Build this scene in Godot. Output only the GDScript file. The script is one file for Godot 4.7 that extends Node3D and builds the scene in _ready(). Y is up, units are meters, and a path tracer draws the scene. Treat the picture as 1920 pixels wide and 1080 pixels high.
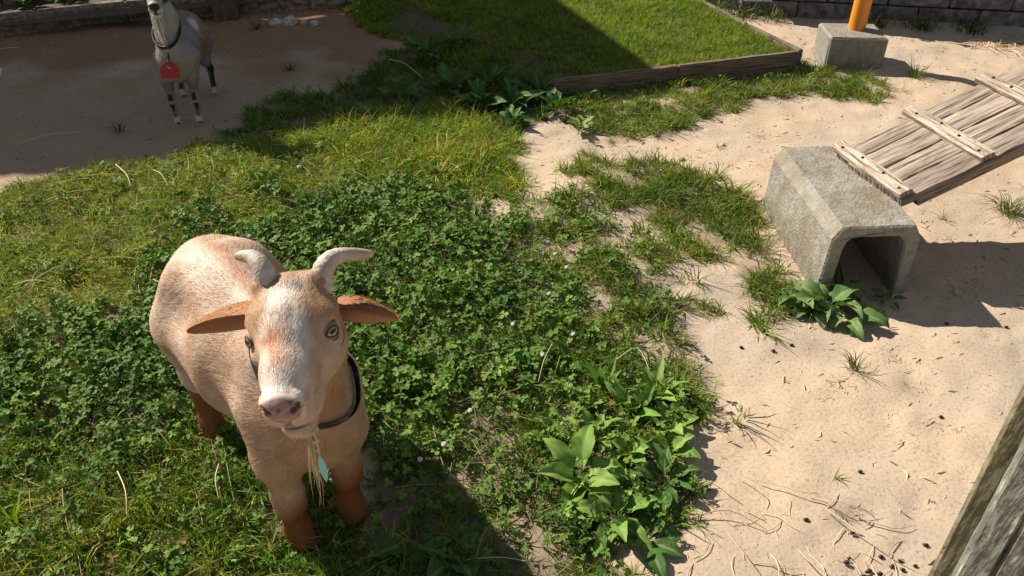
extends Node3D

var rng := RandomNumberGenerator.new()
var n1 := FastNoiseLite.new()      # broad noise
var n2 := FastNoiseLite.new()      # fine noise
const SUN := Vector3(0.6375, -0.6157, 0.4632)


# ------------------------------------------------------------------ mesh accumulator
class Acc:
	var v := PackedVector3Array()
	var n := PackedVector3Array()
	var c := PackedColorArray()
	var u := PackedVector2Array()
	var i := PackedInt32Array()

	func vert(p: Vector3, nn: Vector3, cc := Color.WHITE, uv := Vector2.ZERO) -> int:
		v.append(p); n.append(nn); c.append(cc); u.append(uv)
		return v.size() - 1

	func tri(a: int, b: int, d: int) -> void:
		i.append(a); i.append(b); i.append(d)

	# flat triangle, wound so that it faces along "out"
	func flat(p: Vector3, q: Vector3, r: Vector3, out: Vector3, cc := Color.WHITE, uvs := []) -> void:
		var nn := (q - p).cross(r - p)
		if nn.length_squared() < 1e-16:
			return
		nn = nn.normalized()
		var s: Array = uvs if uvs.size() == 3 else [Vector2(p.x + p.y, p.z), Vector2(q.x + q.y, q.z), Vector2(r.x + r.y, r.z)]
		if nn.dot(out) < 0.0:
			nn = -nn
			var a := vert(p, nn, cc, s[0]); var b := vert(q, nn, cc, s[1]); var d := vert(r, nn, cc, s[2])
			tri(a, b, d)
		else:
			var a := vert(p, nn, cc, s[0]); var b := vert(q, nn, cc, s[1]); var d := vert(r, nn, cc, s[2])
			tri(a, d, b)

	func quad(p: Vector3, q: Vector3, r: Vector3, s: Vector3, out: Vector3, cc := Color.WHITE, uvs := []) -> void:
		if uvs.size() == 4:
			flat(p, q, r, out, cc, [uvs[0], uvs[1], uvs[2]])
			flat(p, r, s, out, cc, [uvs[0], uvs[2], uvs[3]])
		else:
			flat(p, q, r, out, cc)
			flat(p, r, s, out, cc)

	func add(o: Acc, x: Transform3D) -> void:
		var at := v.size()
		for k in o.v.size():
			v.append(x * o.v[k]); n.append((x.basis * o.n[k]).normalized()); c.append(o.c[k]); u.append(o.u[k])
		for k in o.i:
			i.append(at + k)

	func mesh(m: Material) -> ArrayMesh:
		for k in range(0, i.size(), 3):
			var p := v[i[k]]
			if (v[i[k + 1]] - p).cross(v[i[k + 2]] - p).dot(n[i[k]] + n[i[k + 1]] + n[i[k + 2]]) > 0.0:
				var w := i[k + 1]
				i[k + 1] = i[k + 2]
				i[k + 2] = w
		var a := []
		a.resize(Mesh.ARRAY_MAX)
		a[Mesh.ARRAY_VERTEX] = v
		a[Mesh.ARRAY_NORMAL] = n
		a[Mesh.ARRAY_COLOR] = c
		a[Mesh.ARRAY_TEX_UV] = u
		a[Mesh.ARRAY_INDEX] = i
		var am := ArrayMesh.new()
		am.add_surface_from_arrays(Mesh.PRIMITIVE_TRIANGLES, a)
		am.surface_set_material(0, m)
		return am


# ------------------------------------------------------------------ distance field -> surface nets
class Sdf:
	var kind := PackedInt32Array()   # 0 capsule, 1 ellipsoid, 2 capsule cut away, 3 ellipsoid cut away
	var a := PackedVector3Array()
	var b := PackedVector3Array()
	var inv := PackedFloat32Array()
	var ra := PackedFloat32Array()
	var dr := PackedFloat32Array()
	var k := PackedFloat32Array()

	func cap(p: Vector3, r: float, q: Vector3, s: float, kk := 0.03, cut := false) -> void:
		kind.append(2 if cut else 0); a.append(p); b.append(q - p)
		inv.append(1.0 / maxf((q - p).length_squared(), 1e-9)); ra.append(r); dr.append(s - r); k.append(kk)

	func ell(p: Vector3, r: Vector3, kk := 0.03, cut := false) -> void:
		kind.append(3 if cut else 1); a.append(p); b.append(r)
		inv.append(0.0); ra.append(0.0); dr.append(0.0); k.append(kk)

	func both(p: Vector3, r: float, q: Vector3, s: float, kk := 0.03, cut := false) -> void:
		cap(p, r, q, s, kk, cut)
		cap(Vector3(-p.x, p.y, p.z), r, Vector3(-q.x, q.y, q.z), s, kk, cut)

	func both_ell(p: Vector3, r: Vector3, kk := 0.03, cut := false) -> void:
		ell(p, r, kk, cut)
		ell(Vector3(-p.x, p.y, p.z), r, kk, cut)

	func one(j: int, p: Vector3) -> float:
		if kind[j] == 0 or kind[j] == 2:
			var pa := p - a[j]
			var h := clampf(pa.dot(b[j]) * inv[j], 0.0, 1.0)
			return (pa - b[j] * h).length() - ra[j] - dr[j] * h
		var q := (p - a[j]) / b[j]
		var k0 := q.length()
		var k1 := (q / b[j]).length()
		return k0 * (k0 - 1.0) / maxf(k1, 1e-6)

	func fold(list: PackedInt32Array, p: Vector3) -> float:
		var d := 1e3
		for j in list:
			var e := one(j, p)
			var kk := k[j]
			if kind[j] < 2:
				var h := maxf(kk - absf(d - e), 0.0) / kk
				d = minf(d, e) - h * h * kk * 0.25
			else:
				var h := maxf(kk - absf(-e - d), 0.0) / kk
				d = maxf(d, -e) + h * h * kk * 0.25
		return d

	func surface(lo: Vector3, hi: Vector3, cell: float) -> Array:
		var nx := int(ceil((hi.x - lo.x) / cell)) + 1
		var ny := int(ceil((hi.y - lo.y) / cell)) + 1
		var nz := int(ceil((hi.z - lo.z) / cell)) + 1
		var g := PackedFloat32Array()
		g.resize(nx * ny * nz)
		g.fill(1e3)
		var bs := 6
		var live := PackedInt32Array()
		var half := cell * bs * 0.5
		var reach := half * 1.7321 + cell * 1.8
		for bz in range(0, nz, bs):
			for by in range(0, ny, bs):
				for bx in range(0, nx, bs):
					var mid := lo + Vector3(bx, by, bz) * cell + Vector3.ONE * half
					var near := PackedInt32Array()
					var least := 1e3
					for j in kind.size():
						var e := one(j, mid)
						if kind[j] == 1:
							e = minf(e, e * 0.5)
						if kind[j] < 2:
							least = minf(least, e)
						if e < reach + k[j]:
							near.append(j)
					if least > reach + 0.03:
						continue
					var ex := mini(bx + bs, nx)
					var ey := mini(by + bs, ny)
					var ez := mini(bz + bs, nz)
					for z in range(bz, ez):
						for y in range(by, ey):
							var row := (z * ny + y) * nx
							for x in range(bx, ex):
								g[row + x] = fold(near, lo + Vector3(x, y, z) * cell)
								live.append(row + x)
		var sy := nx
		var sz := nx * ny
		var off := PackedInt32Array([0, 1, sy, sy + 1, sz, sz + 1, sz + sy, sz + sy + 1])
		var at := {}
		var v := PackedVector3Array()
		var n := PackedVector3Array()
		for id in live:
			var x := id % nx
			var y := (id / sy) % ny
			var z := id / sz
			if x >= nx - 1 or y >= ny - 1 or z >= nz - 1:
				continue
			var c0 := g[id]; var c1 := g[id + 1]; var c2 := g[id + sy]; var c3 := g[id + sy + 1]
			var c4 := g[id + sz]; var c5 := g[id + sz + 1]; var c6 := g[id + sz + sy]; var c7 := g[id + sz + sy + 1]
			var neg := int(c0 < 0) + int(c1 < 0) + int(c2 < 0) + int(c3 < 0) + int(c4 < 0) + int(c5 < 0) + int(c6 < 0) + int(c7 < 0)
			if neg == 0 or neg == 8:
				continue
			var sum := Vector3.ZERO
			var m := 0
			if (c0 < 0) != (c1 < 0): sum += Vector3(c0 / (c0 - c1), 0, 0); m += 1
			if (c2 < 0) != (c3 < 0): sum += Vector3(c2 / (c2 - c3), 1, 0); m += 1
			if (c4 < 0) != (c5 < 0): sum += Vector3(c4 / (c4 - c5), 0, 1); m += 1
			if (c6 < 0) != (c7 < 0): sum += Vector3(c6 / (c6 - c7), 1, 1); m += 1
			if (c0 < 0) != (c2 < 0): sum += Vector3(0, c0 / (c0 - c2), 0); m += 1
			if (c1 < 0) != (c3 < 0): sum += Vector3(1, c1 / (c1 - c3), 0); m += 1
			if (c4 < 0) != (c6 < 0): sum += Vector3(0, c4 / (c4 - c6), 1); m += 1
			if (c5 < 0) != (c7 < 0): sum += Vector3(1, c5 / (c5 - c7), 1); m += 1
			if (c0 < 0) != (c4 < 0): sum += Vector3(0, 0, c0 / (c0 - c4)); m += 1
			if (c1 < 0) != (c5 < 0): sum += Vector3(1, 0, c1 / (c1 - c5)); m += 1
			if (c2 < 0) != (c6 < 0): sum += Vector3(0, 1, c2 / (c2 - c6)); m += 1
			if (c3 < 0) != (c7 < 0): sum += Vector3(1, 1, c3 / (c3 - c7)); m += 1
			at[id] = v.size()
			v.append(lo + (Vector3(x, y, z) + sum / m) * cell)
			n.append(Vector3(c1 + c3 + c5 + c7 - c0 - c2 - c4 - c6, c2 + c3 + c6 + c7 - c0 - c1 - c4 - c5, c4 + c5 + c6 + c7 - c0 - c1 - c2 - c3).normalized())
		var idx := PackedInt32Array()
		var step := [1, sy, sz]
		for id in at:
			for ax in 3:
				var e: int = step[ax]
				var s: int = step[(ax + 1) % 3]
				var t: int = step[(ax + 2) % 3]
				var p := g[id]
				var q := g[id + e]
				if (p < 0) == (q < 0):
					continue
				if not (at.has(id - s) and at.has(id - t) and at.has(id - s - t)):
					continue
				var A: int = at[id]; var B: int = at[id - s]; var C: int = at[id - s - t]; var D: int = at[id - t]
				if p < 0:
					idx.append_array([A, C, B, A, D, C])
				else:
					idx.append_array([A, B, C, A, C, D])
		return [v, n, idx]


# ------------------------------------------------------------------ small helpers
func lin(r: float, g: float, b: float) -> Color:
	return Color(r, g, b).linear_to_srgb()


func mat(c: Color, rough := 0.9, vcol := false) -> StandardMaterial3D:
	var m := StandardMaterial3D.new()
	m.albedo_color = c
	m.roughness = rough
	m.vertex_color_use_as_albedo = vcol
	m.cull_mode = BaseMaterial3D.CULL_DISABLED
	return m


func noise_tex(freq: float, cols: Array, offs: Array, seed_ := 1, size := 512, oct := 5, normal := false, warp := false, strength := 4.0) -> NoiseTexture2D:
	var f := FastNoiseLite.new()
	f.noise_type = FastNoiseLite.TYPE_SIMPLEX_SMOOTH
	f.seed = seed_
	f.frequency = freq
	f.fractal_octaves = oct
	if warp:
		f.domain_warp_enabled = true
		f.domain_warp_amplitude = 13.0
		f.domain_warp_frequency = 0.02
	var t := NoiseTexture2D.new()
	t.width = size; t.height = size
	t.seamless = true
	t.noise = f
	if normal:
		t.as_normal_map = true
		t.bump_strength = strength
	else:
		var g := Gradient.new()
		g.offsets = PackedFloat32Array(offs)
		g.colors = PackedColorArray(cols)
		t.color_ramp = g
	return t


func numbered(called: String, parent: Node) -> String:
	if not parent.has_node(called):
		return called
	var k := 1
	while parent.has_node("%s_%03d" % [called, k]):
		k += 1
	return "%s_%03d" % [called, k]


func tag(o: Node, label: String, category: String, group := "", kind := "") -> Node:
	o.set_meta("label", label)
	o.set_meta("category", category)
	if group: o.set_meta("group", group)
	if kind: o.set_meta("kind", kind)
	return o


func thing(called: String, label: String, category: String, at := Vector3.ZERO, turn := 0.0, group := "") -> Node3D:
	var o := Node3D.new()
	o.name = numbered(called, self)
	add_child(o)
	o.position = at
	o.rotation.y = turn
	tag(o, label, category, group)
	return o


func obj(called: String, me: Mesh, parent: Node = self, x := Transform3D.IDENTITY) -> MeshInstance3D:
	var o := MeshInstance3D.new()
	o.name = numbered(called, parent)
	o.mesh = me
	o.transform = x
	parent.add_child(o)
	return o


func many(called: String, me: Mesh, xf: Array, cols: PackedColorArray, parent: Node = self) -> MultiMeshInstance3D:
	var mm := MultiMesh.new()
	mm.transform_format = MultiMesh.TRANSFORM_3D
	mm.use_colors = true
	mm.mesh = me
	mm.instance_count = xf.size()
	for k in xf.size():
		mm.set_instance_transform(k, xf[k])
		mm.set_instance_color(k, cols[k])
	var o := MultiMeshInstance3D.new()
	o.name = numbered(called, parent)
	o.multimesh = mm
	o.set_meta("kind", "stuff")
	parent.add_child(o)
	return o


func poly(a: Array) -> PackedVector2Array:
	var p := PackedVector2Array()
	for k in range(0, a.size(), 2):
		p.append(Vector2(a[k], a[k + 1]))
	return p


func inside(x: float, z: float, p: PackedVector2Array, warp := 0.12) -> bool:
	var q := Vector2(x + warp * n1.get_noise_2d(x * 300.0, z * 300.0) + 0.06 * n2.get_noise_2d(x * 900.0, z * 900.0), z + warp * n1.get_noise_2d(z * 300.0 + 700.0, x * 300.0))
	return Geometry2D.is_point_in_polygon(q, p)


# bare dirt height
func gh(x: float, z: float) -> float:
	var h := 0.024 * n1.get_noise_2d(x * 90.0, z * 90.0) + 0.012 * n2.get_noise_2d(x * 330.0, z * 330.0)
	h += 0.0028 * n2.get_noise_2d(x * 1700.0 + 300.0, z * 1700.0)
	return h - 0.004


func on_ground(x: float, z: float, up := 0.0) -> Vector3:
	return Vector3(x, gh(x, z) + up, z)


func lawn_h(x: float, z: float) -> float:
	return 0.09 * clampf((x - (z + 4.42) * 0.85 + 0.1) / 0.42, 0.0, 1.0) - 0.004


func rc(a: Color, b: Color, spread := 0.15) -> Color:
	var c := a.lerp(b, rng.randf())
	var s := 1.0 + rng.randf_range(-spread, spread)
	return Color(c.r * s, c.g * s, c.b * s)


# box with chamfered edges
func cbox(acc: Acc, x: Transform3D, size: Vector3, b := 0.004, c := Color.WHITE, jit := 0.0) -> void:
	var h := size * 0.5
	var p := {}
	for sx in [-1, 1]:
		for sy in [-1, 1]:
			for sz in [-1, 1]:
				var s := Vector3(sx, sy, sz)
				for ax in 3:
					var q := h - Vector3(b, b, b)
					q[ax] = h[ax]
					var w := s * q
					if jit > 0.0:
						w += jit * Vector3(n2.get_noise_3d(w.x * 3000 + x.origin.x * 999, w.y * 3000, w.z * 3000), n2.get_noise_3d(w.y * 3000, w.x * 3000 + x.origin.z * 999, w.z * 3000), n2.get_noise_3d(w.z * 3000, w.x * 3000, w.y * 3000))
					p[[sx, sy, sz, ax]] = w
	var put := func(q: Array, out: Vector3) -> void:
		var uvs := []
		for w in q:
			uvs.append(Vector2(w.x, w.z) if absf(out.y) > 0.7 else (Vector2(w.x, w.y) if absf(out.z) > 0.7 else Vector2(w.z, w.y)))
		var o := x.basis * out
		if q.size() == 4:
			acc.quad(x * q[0], x * q[1], x * q[2], x * q[3], o, c, uvs)
		else:
			acc.flat(x * q[0], x * q[1], x * q[2], o, c, uvs)
	for ax in 3:
		var u := (ax + 1) % 3
		var w := (ax + 2) % 3
		for s in [-1, 1]:
			var q := []
			for k in [[-1, -1], [1, -1], [1, 1], [-1, 1]]:
				var key := [0, 0, 0, ax]
				key[ax] = s; key[u] = k[0]; key[w] = k[1]
				q.append(p[key])
			var out := Vector3.ZERO
			out[ax] = s
			put.call(q, out)
			for t in [-1, 1]:
				var k1 := [0, 0, 0, ax]; var k2 := [0, 0, 0, ax]; var k3 := [0, 0, 0, u]; var k4 := [0, 0, 0, u]
				for kk in [k1, k2, k3, k4]:
					kk[ax] = s; kk[u] = t
				k1[w] = -1; k2[w] = 1; k3[w] = 1; k4[w] = -1
				var o2 := Vector3.ZERO
				o2[ax] = s; o2[u] = t
				put.call([p[k1], p[k2], p[k3], p[k4]], o2.normalized())
	for sx in [-1, 1]:
		for sy in [-1, 1]:
			for sz in [-1, 1]:
				put.call([p[[sx, sy, sz, 0]], p[[sx, sy, sz, 1]], p[[sx, sy, sz, 2]]], Vector3(sx, sy, sz).normalized())


# round tube along points with a radius at each
func tube(acc: Acc, pts: Array, rad: Array, sides := 6, c := Color.WHITE, closed := true) -> void:
	var side := Vector3.ZERO
	var base := acc.v.size()
	for k in pts.size():
		var t: Vector3 = ((pts[mini(k + 1, pts.size() - 1)] as Vector3) - (pts[maxi(k - 1, 0)] as Vector3)).normalized()
		if side == Vector3.ZERO:
			side = t.cross(Vector3.UP if absf(t.y) < 0.9 else Vector3.RIGHT).normalized()
		side = (side - t * side.dot(t)).normalized()
		var up := side.cross(t)
		for j in sides + 1:
			var an := TAU * j / sides
			var d := side * cos(an) + up * sin(an)
			acc.vert((pts[k] as Vector3) + d * rad[k], d, c, Vector2(float(j) / sides, float(k) / pts.size()))
	for k in pts.size() - 1:
		for j in sides:
			var q := base + k * (sides + 1) + j
			acc.tri(q, q + 1, q + sides + 1)
			acc.tri(q + 1, q + sides + 2, q + sides + 1)
	if closed:
		for e in [0, pts.size() - 1]:
			var m := acc.vert(pts[e], Vector3.UP, c)
			for j in sides:
				var q: int = base + e * (sides + 1) + j
				if e == 0: acc.tri(m, q + 1, q)
				else: acc.tri(m, q, q + 1)


func spline(ctrl: Array, steps: int) -> Array:
	var cv := Curve3D.new()
	for k in ctrl.size():
		var p: Vector3 = ctrl[k]
		var d: Vector3 = ((ctrl[mini(k + 1, ctrl.size() - 1)] as Vector3) - (ctrl[maxi(k - 1, 0)] as Vector3)) / 6.0
		cv.add_point(p, -d, d)
	var out := []
	for s in steps + 1:
		var f := float(s) / steps * (ctrl.size() - 1)
		var k := mini(int(f), ctrl.size() - 2)
		out.append(cv.sample(k, f - k))
	return out


# ------------------------------------------------------------------ plants
func blade(acc: Acc, root: Vector3, dir: Vector3, length: float, width: float, bend: float, c: Color, seg := 3, lift := 1.0) -> void:
	var side := dir.cross(Vector3.UP).normalized()
	var prev := -1
	for k in seg + 1:
		var t := float(k) / seg
		var p := root + Vector3.UP * (length * (t * lift - bend * t * t * 0.75)) + dir * (length * (t * 0.25 + bend * t * t * 0.8))
		var w := width * (1.0 - t * t) * 0.5
		var nn := (Vector3.UP * 0.55 - dir * 0.35 + side * 0.1).normalized()
		var cc := c.lerp(Color(c.r * 1.25, c.g * 1.1, c.b * 0.9), t)
		if k == seg:
			var e := acc.vert(p, nn, cc)
			acc.tri(prev, e, prev + 1)
		else:
			var a := acc.vert(p - side * w, (nn - side * 0.35).normalized(), cc)
			acc.vert(p + side * w + Vector3.UP * 0.0006, (nn + side * 0.35).normalized(), cc)
			if prev >= 0:
				acc.tri(prev, a, prev + 1)
				acc.tri(prev + 1, a, a + 1)
			prev = a


func tuft_mesh(m: Material, count: int, length: float, width: float, spread: float, bend: float, cols: Array, dead := 0.1) -> ArrayMesh:
	var acc := Acc.new()
	for k in count:
		var an := rng.randf() * TAU
		var d := Vector3(cos(an), 0, sin(an))
		var b := bend * rng.randf_range(0.4, 1.5)
		var c := rc(cols[0], cols[1], 0.25)
		if rng.randf() < dead:
			c = rc(Color(0.46, 0.38, 0.21), Color(0.27, 0.20, 0.10), 0.2)
		blade(acc, d * rng.randf() * spread, d.rotated(Vector3.UP, rng.randf_range(-0.8, 0.8)), length * rng.randf_range(0.5, 1.15), width * rng.randf_range(0.7, 1.2), b, c)
	return acc.mesh(m)


func leaflet(acc: Acc, x: Transform3D, length: float, width: float, c: Color, fold := 0.25, cup := 0.12) -> void:
	# obovate leaflet along +x, normal +y
	var mid := []
	var l := []
	var r := []
	for k in 4:
		var t := k / 3.0
		var w: float = [0.08, 0.36, 0.5, 0.26][k] * width
		var y := cup * length * sin(t * PI) * 0.6
		mid.append(x * Vector3(t * length * 0.96, y, 0))
		l.append(x * Vector3(t * length, y + w * fold, -w))
		r.append(x * Vector3(t * length, y + w * fold, w))
	var up := x.basis.y.normalized()
	var sd := x.basis.z.normalized()
	for k in 3:
		var nl := (up + sd * fold).normalized()
		var nr := (up - sd * fold).normalized()
		var a := acc.vert(mid[k], nl, c); var b := acc.vert(mid[k + 1], nl, c); var d := acc.vert(l[k + 1], nl, c); var e := acc.vert(l[k], nl, c)
		acc.tri(a, b, d); acc.tri(a, d, e)
		a = acc.vert(mid[k], nr, c); b = acc.vert(mid[k + 1], nr, c); d = acc.vert(r[k + 1], nr, c); e = acc.vert(r[k], nr, c)
		acc.tri(a, d, b); acc.tri(a, e, d)


func clover_mesh(m: Material, leaves: int, spread: float) -> ArrayMesh:
	var acc := Acc.new()
	for k in leaves:
		var an := rng.randf() * TAU
		var root := Vector3(cos(an), 0, sin(an)) * rng.randf() * spread
		var h := rng.randf_range(0.02, 0.075)
		var top := root + Vector3(rng.randf_range(-0.02, 0.02), h, rng.randf_range(-0.02, 0.02))
		tube(acc, [root, root.lerp(top, 0.6) + Vector3(0.003, 0.004, 0), top], [0.0009, 0.0008, 0.0007], 3, Color(0.11, 0.16, 0.05), false)
		var c := rc(Color(0.062, 0.150, 0.020), Color(0.155, 0.245, 0.042), 0.3)
		if rng.randf() < 0.03:
			c = rc(Color(0.30, 0.24, 0.06), Color(0.22, 0.13, 0.05), 0.2)
		var tilt := Basis.from_euler(Vector3(rng.randf_range(-0.6, 0.6), rng.randf() * TAU, rng.randf_range(-0.6, 0.6)))
		var sz := rng.randf_range(0.007, 0.0165)
		for j in 3:
			leaflet(acc, Transform3D(tilt * Basis(Vector3.UP, j * TAU / 3 + rng.randf_range(-0.15, 0.15)), top), sz, sz * 0.95, c, rng.randf_range(0.1, 0.4))
	return acc.mesh(m)


# a broad leaf with petiole, midrib fold, wavy edge and droop; grows from the origin along +x
func broad_leaf(m: Material, length: float, width: float, rise: float, droop: float, c: Color, petiole := 0.3, wave := 0.14, lobes := 0.0) -> ArrayMesh:
	var acc := Acc.new()
	var nl := 12
	var nw := 4
	var ang := rise
	var p := Vector3.ZERO
	var rib := []
	var dirs := []
	for k in nl + 1:
		rib.append(p)
		dirs.append(Vector3(cos(ang), sin(ang), 0))
		p += Vector3(cos(ang), sin(ang), 0) * (length / nl)
		ang -= droop / nl * (0.3 + 1.4 * float(k) / nl)
	var ph := rng.randf() * 9.0
	var grid := []
	for k in nl + 1:
		var t := float(k) / nl
		var s := clampf((t - petiole) / (1.0 - petiole), 0.0, 1.0)
		var w := width * 0.5 * pow(sin(PI * pow(s, 0.62)), 0.8) if s > 0.0 else 0.0
		w *= 1.0 + lobes * sin(s * 26.0) + 0.16 * n2.get_noise_2d(s * 900.0, ph * 400.0)
		w = maxf(w, 0.0016)
		var up := Vector3(-dirs[k].y, dirs[k].x, 0)
		var row := []
		for j in range(-nw, nw + 1):
			var f := float(j) / nw
			var bump := (absf(f) * 0.42 - 0.10 * absf(sin(absf(f) * 3.0 + s * 22.0)) * s) * w
			bump += wave * w * f * f * sin(s * 13.0 + ph + signf(f) * 1.3)
			row.append((rib[k] as Vector3) + Vector3(0, 0, f * w) + up * bump)
		grid.append(row)
	var cnt := nw * 2 + 1
	for k in nl + 1:
		for j in cnt:
			var dk: Vector3 = grid[mini(k + 1, nl)][j] - grid[maxi(k - 1, 0)][j]
			var dj: Vector3 = grid[k][mini(j + 1, cnt - 1)] - grid[k][maxi(j - 1, 0)]
			var rc2 := c
			if absi(j - nw) == 0:
				rc2 = c.lerp(Color(0.28, 0.33, 0.14), 0.6)
			else:
				rc2 = c * (0.92 + 0.14 * float((k + absi(j - nw)) % 3 == 0) + 0.35 * n2.get_noise_2d(k * 170.0 + ph * 90.0, j * 170.0))
				if absi(j - nw) == nw and n2.get_noise_2d(k * 60.0, ph * 300.0) > 0.25:
					rc2 = rc2.lerp(Color(0.30, 0.22, 0.08), 0.5)
			acc.vert(grid[k][j], dj.cross(dk).normalized(), rc2, Vector2(float(k) / nl, float(j) / cnt))
	for k in nl:
		for j in cnt - 1:
			var q := k * cnt + j
			acc.tri(q, q + 1, q + cnt)
			acc.tri(q + 1, q + cnt + 1, q + cnt)
	return acc.mesh(m)


func leafy_plant(called: String, label: String, group: String, at: Vector3, count: int, length: float, width: float, rise: Vector2, droop: Vector2, ca: Color, cb: Color, m: Material, lobes := 0.0, from := 0.0, span := TAU) -> Node3D:
	var o := thing(called, label, "weed", at, 0.0, group)
	for k in count:
		var l := length * rng.randf_range(0.65, 1.15)
		var me := broad_leaf(m, l, width * rng.randf_range(0.75, 1.15), rng.randf_range(rise.x, rise.y), rng.randf_range(droop.x, droop.y), rc(ca, cb, 0.12), rng.randf_range(0.15, 0.35), 0.16, lobes)
		var yaw := from + span * (k + rng.randf_range(-0.3, 0.3)) / count
		obj("leaf", me, o, Transform3D(Basis(Vector3.UP, yaw + rng.randf_range(-0.3, 0.3)) * Basis(Vector3.RIGHT, rng.randf_range(-0.55, 0.55)), Vector3(cos(yaw), 0, -sin(yaw)) * 0.006 + Vector3(0, rng.randf() * 0.01, 0)))
	return o


func scatter(called: String, meshes: Array, area: PackedVector2Array, per_m2: float, size: Vector2, parent: Node, lean := 0.3, ca := Color.WHITE, cb := Color.WHITE, warp := 0.12, clump := -1.0, high := 0.0, keep: Variant = null) -> void:
	var lo := Vector2(1e9, 1e9)
	var hi := Vector2(-1e9, -1e9)
	for p in area:
		lo = lo.min(p); hi = hi.max(p)
	lo -= Vector2(0.15, 0.15); hi += Vector2(0.15, 0.15)
	var total := int((hi.x - lo.x) * (hi.y - lo.y) * per_m2)
	var xf := []
	var cl := []
	for m in meshes:
		xf.append([]); cl.append(PackedColorArray())
	for k in total:
		var x := rng.randf_range(lo.x, hi.x)
		var z := rng.randf_range(lo.y, hi.y)
		if not inside(x, z, area, warp):
			continue
		if clump > -1.0 and n1.get_noise_2d(x * 420.0 + 90.0, z * 420.0) < clump + rng.randf_range(-0.2, 0.2):
			continue
		if keep != null and not keep.call(x, z):
			continue
		var j := rng.randi() % meshes.size()
		var s := rng.randf_range(size.x, size.y) * (1.0 + 0.35 * n1.get_noise_2d(x * 200.0, z * 200.0 + 50.0))
		var b := Basis.from_euler(Vector3(rng.randf_range(-lean, lean), rng.randf() * TAU, rng.randf_range(-lean, lean))).scaled(Vector3(s, s, s))
		var y := lawn_h(x, z) if high > 0.0 else gh(x, z)
		xf[j].append(Transform3D(b, Vector3(x, y - 0.004, z)))
		var tint := rc(ca, cb, 0.14)
		var tn := n1.get_noise_2d(x * 230.0 + 400.0, z * 230.0) + 0.5 * n2.get_noise_2d(x * 500.0, z * 500.0 + 90.0)
		cl[j].append(Color(tint.r * (1.0 + 0.42 * tn), tint.g * (1.0 + 0.25 * tn), tint.b * (1.0 + 0.2 * tn)))
	for j in meshes.size():
		if xf[j].size() > 0:
			many(called, meshes[j], xf[j], cl[j], parent)


# ------------------------------------------------------------------ goats
func fur(v: PackedVector3Array, n: PackedVector3Array, idx: PackedInt32Array, count: int, width: float, flow: Callable, style: Callable, m: Material, lift := 0.17) -> ArrayMesh:
	var cum := PackedFloat32Array()
	var total := 0.0
	for t in range(0, idx.size(), 3):
		total += (v[idx[t + 1]] - v[idx[t]]).cross(v[idx[t + 2]] - v[idx[t]]).length()
		cum.append(total)
	var V := PackedVector3Array(); var N := PackedVector3Array(); var C := PackedColorArray(); var I := PackedInt32Array()
	for h in count:
		var t := mini(cum.bsearch(rng.randf() * total), cum.size() - 1) * 3
		var a := rng.randf(); var b := rng.randf()
		if a + b > 1.0:
			a = 1.0 - a; b = 1.0 - b
		var i0 := idx[t]; var i1 := idx[t + 1]; var i2 := idx[t + 2]
		var p := v[i0] + (v[i1] - v[i0]) * a + (v[i2] - v[i0]) * b
		var nn := (n[i0] * (1 - a - b) + n[i1] * a + n[i2] * b).normalized()
		var st: Array = style.call(p, nn)    # [length, colour]
		var L: float = st[0]
		if L <= 0.0:
			continue
		L *= rng.randf_range(0.6, 1.3)
		var f: Vector3 = flow.call(p, nn)
		f = (f - nn * f.dot(nn)).normalized()
		f = f.rotated(nn, rng.randfn(0.0, 0.16) + 0.5 * n1.get_noise_3d(p.x * 900.0, p.y * 900.0, p.z * 900.0))
		var w := nn.cross(f) * width * rng.randf_range(0.6, 1.2) * 0.5
		var up := lift * rng.randf_range(0.5, 1.6)
		var p1 := p + (f + nn * up).normalized() * L * 0.55
		var p2 := p1 + (f + nn * up * 0.25).normalized() * L * 0.5
		var c: Color = st[1]
		var s := 1.0 + rng.randfn(0.0, 0.085)
		c = Color(c.r * s, c.g * s, c.b * s)
		var hn := (nn + f * rng.randf_range(-0.1, 0.2) + w.normalized() * rng.randf_range(-0.22, 0.22)).normalized()
		var q := V.size()
		V.append(p - w); V.append(p + w); V.append(p1 - w * 0.8); V.append(p1 + w * 0.8); V.append(p2)
		for k in 5:
			N.append(hn); C.append(c)
		I.append_array([q, q + 1, q + 2, q + 1, q + 3, q + 2, q + 2, q + 3, q + 4])
	var acc := Acc.new()
	acc.v = V; acc.n = N; acc.c = C; acc.i = I
	acc.u.resize(V.size())
	return acc.mesh(m)


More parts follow.
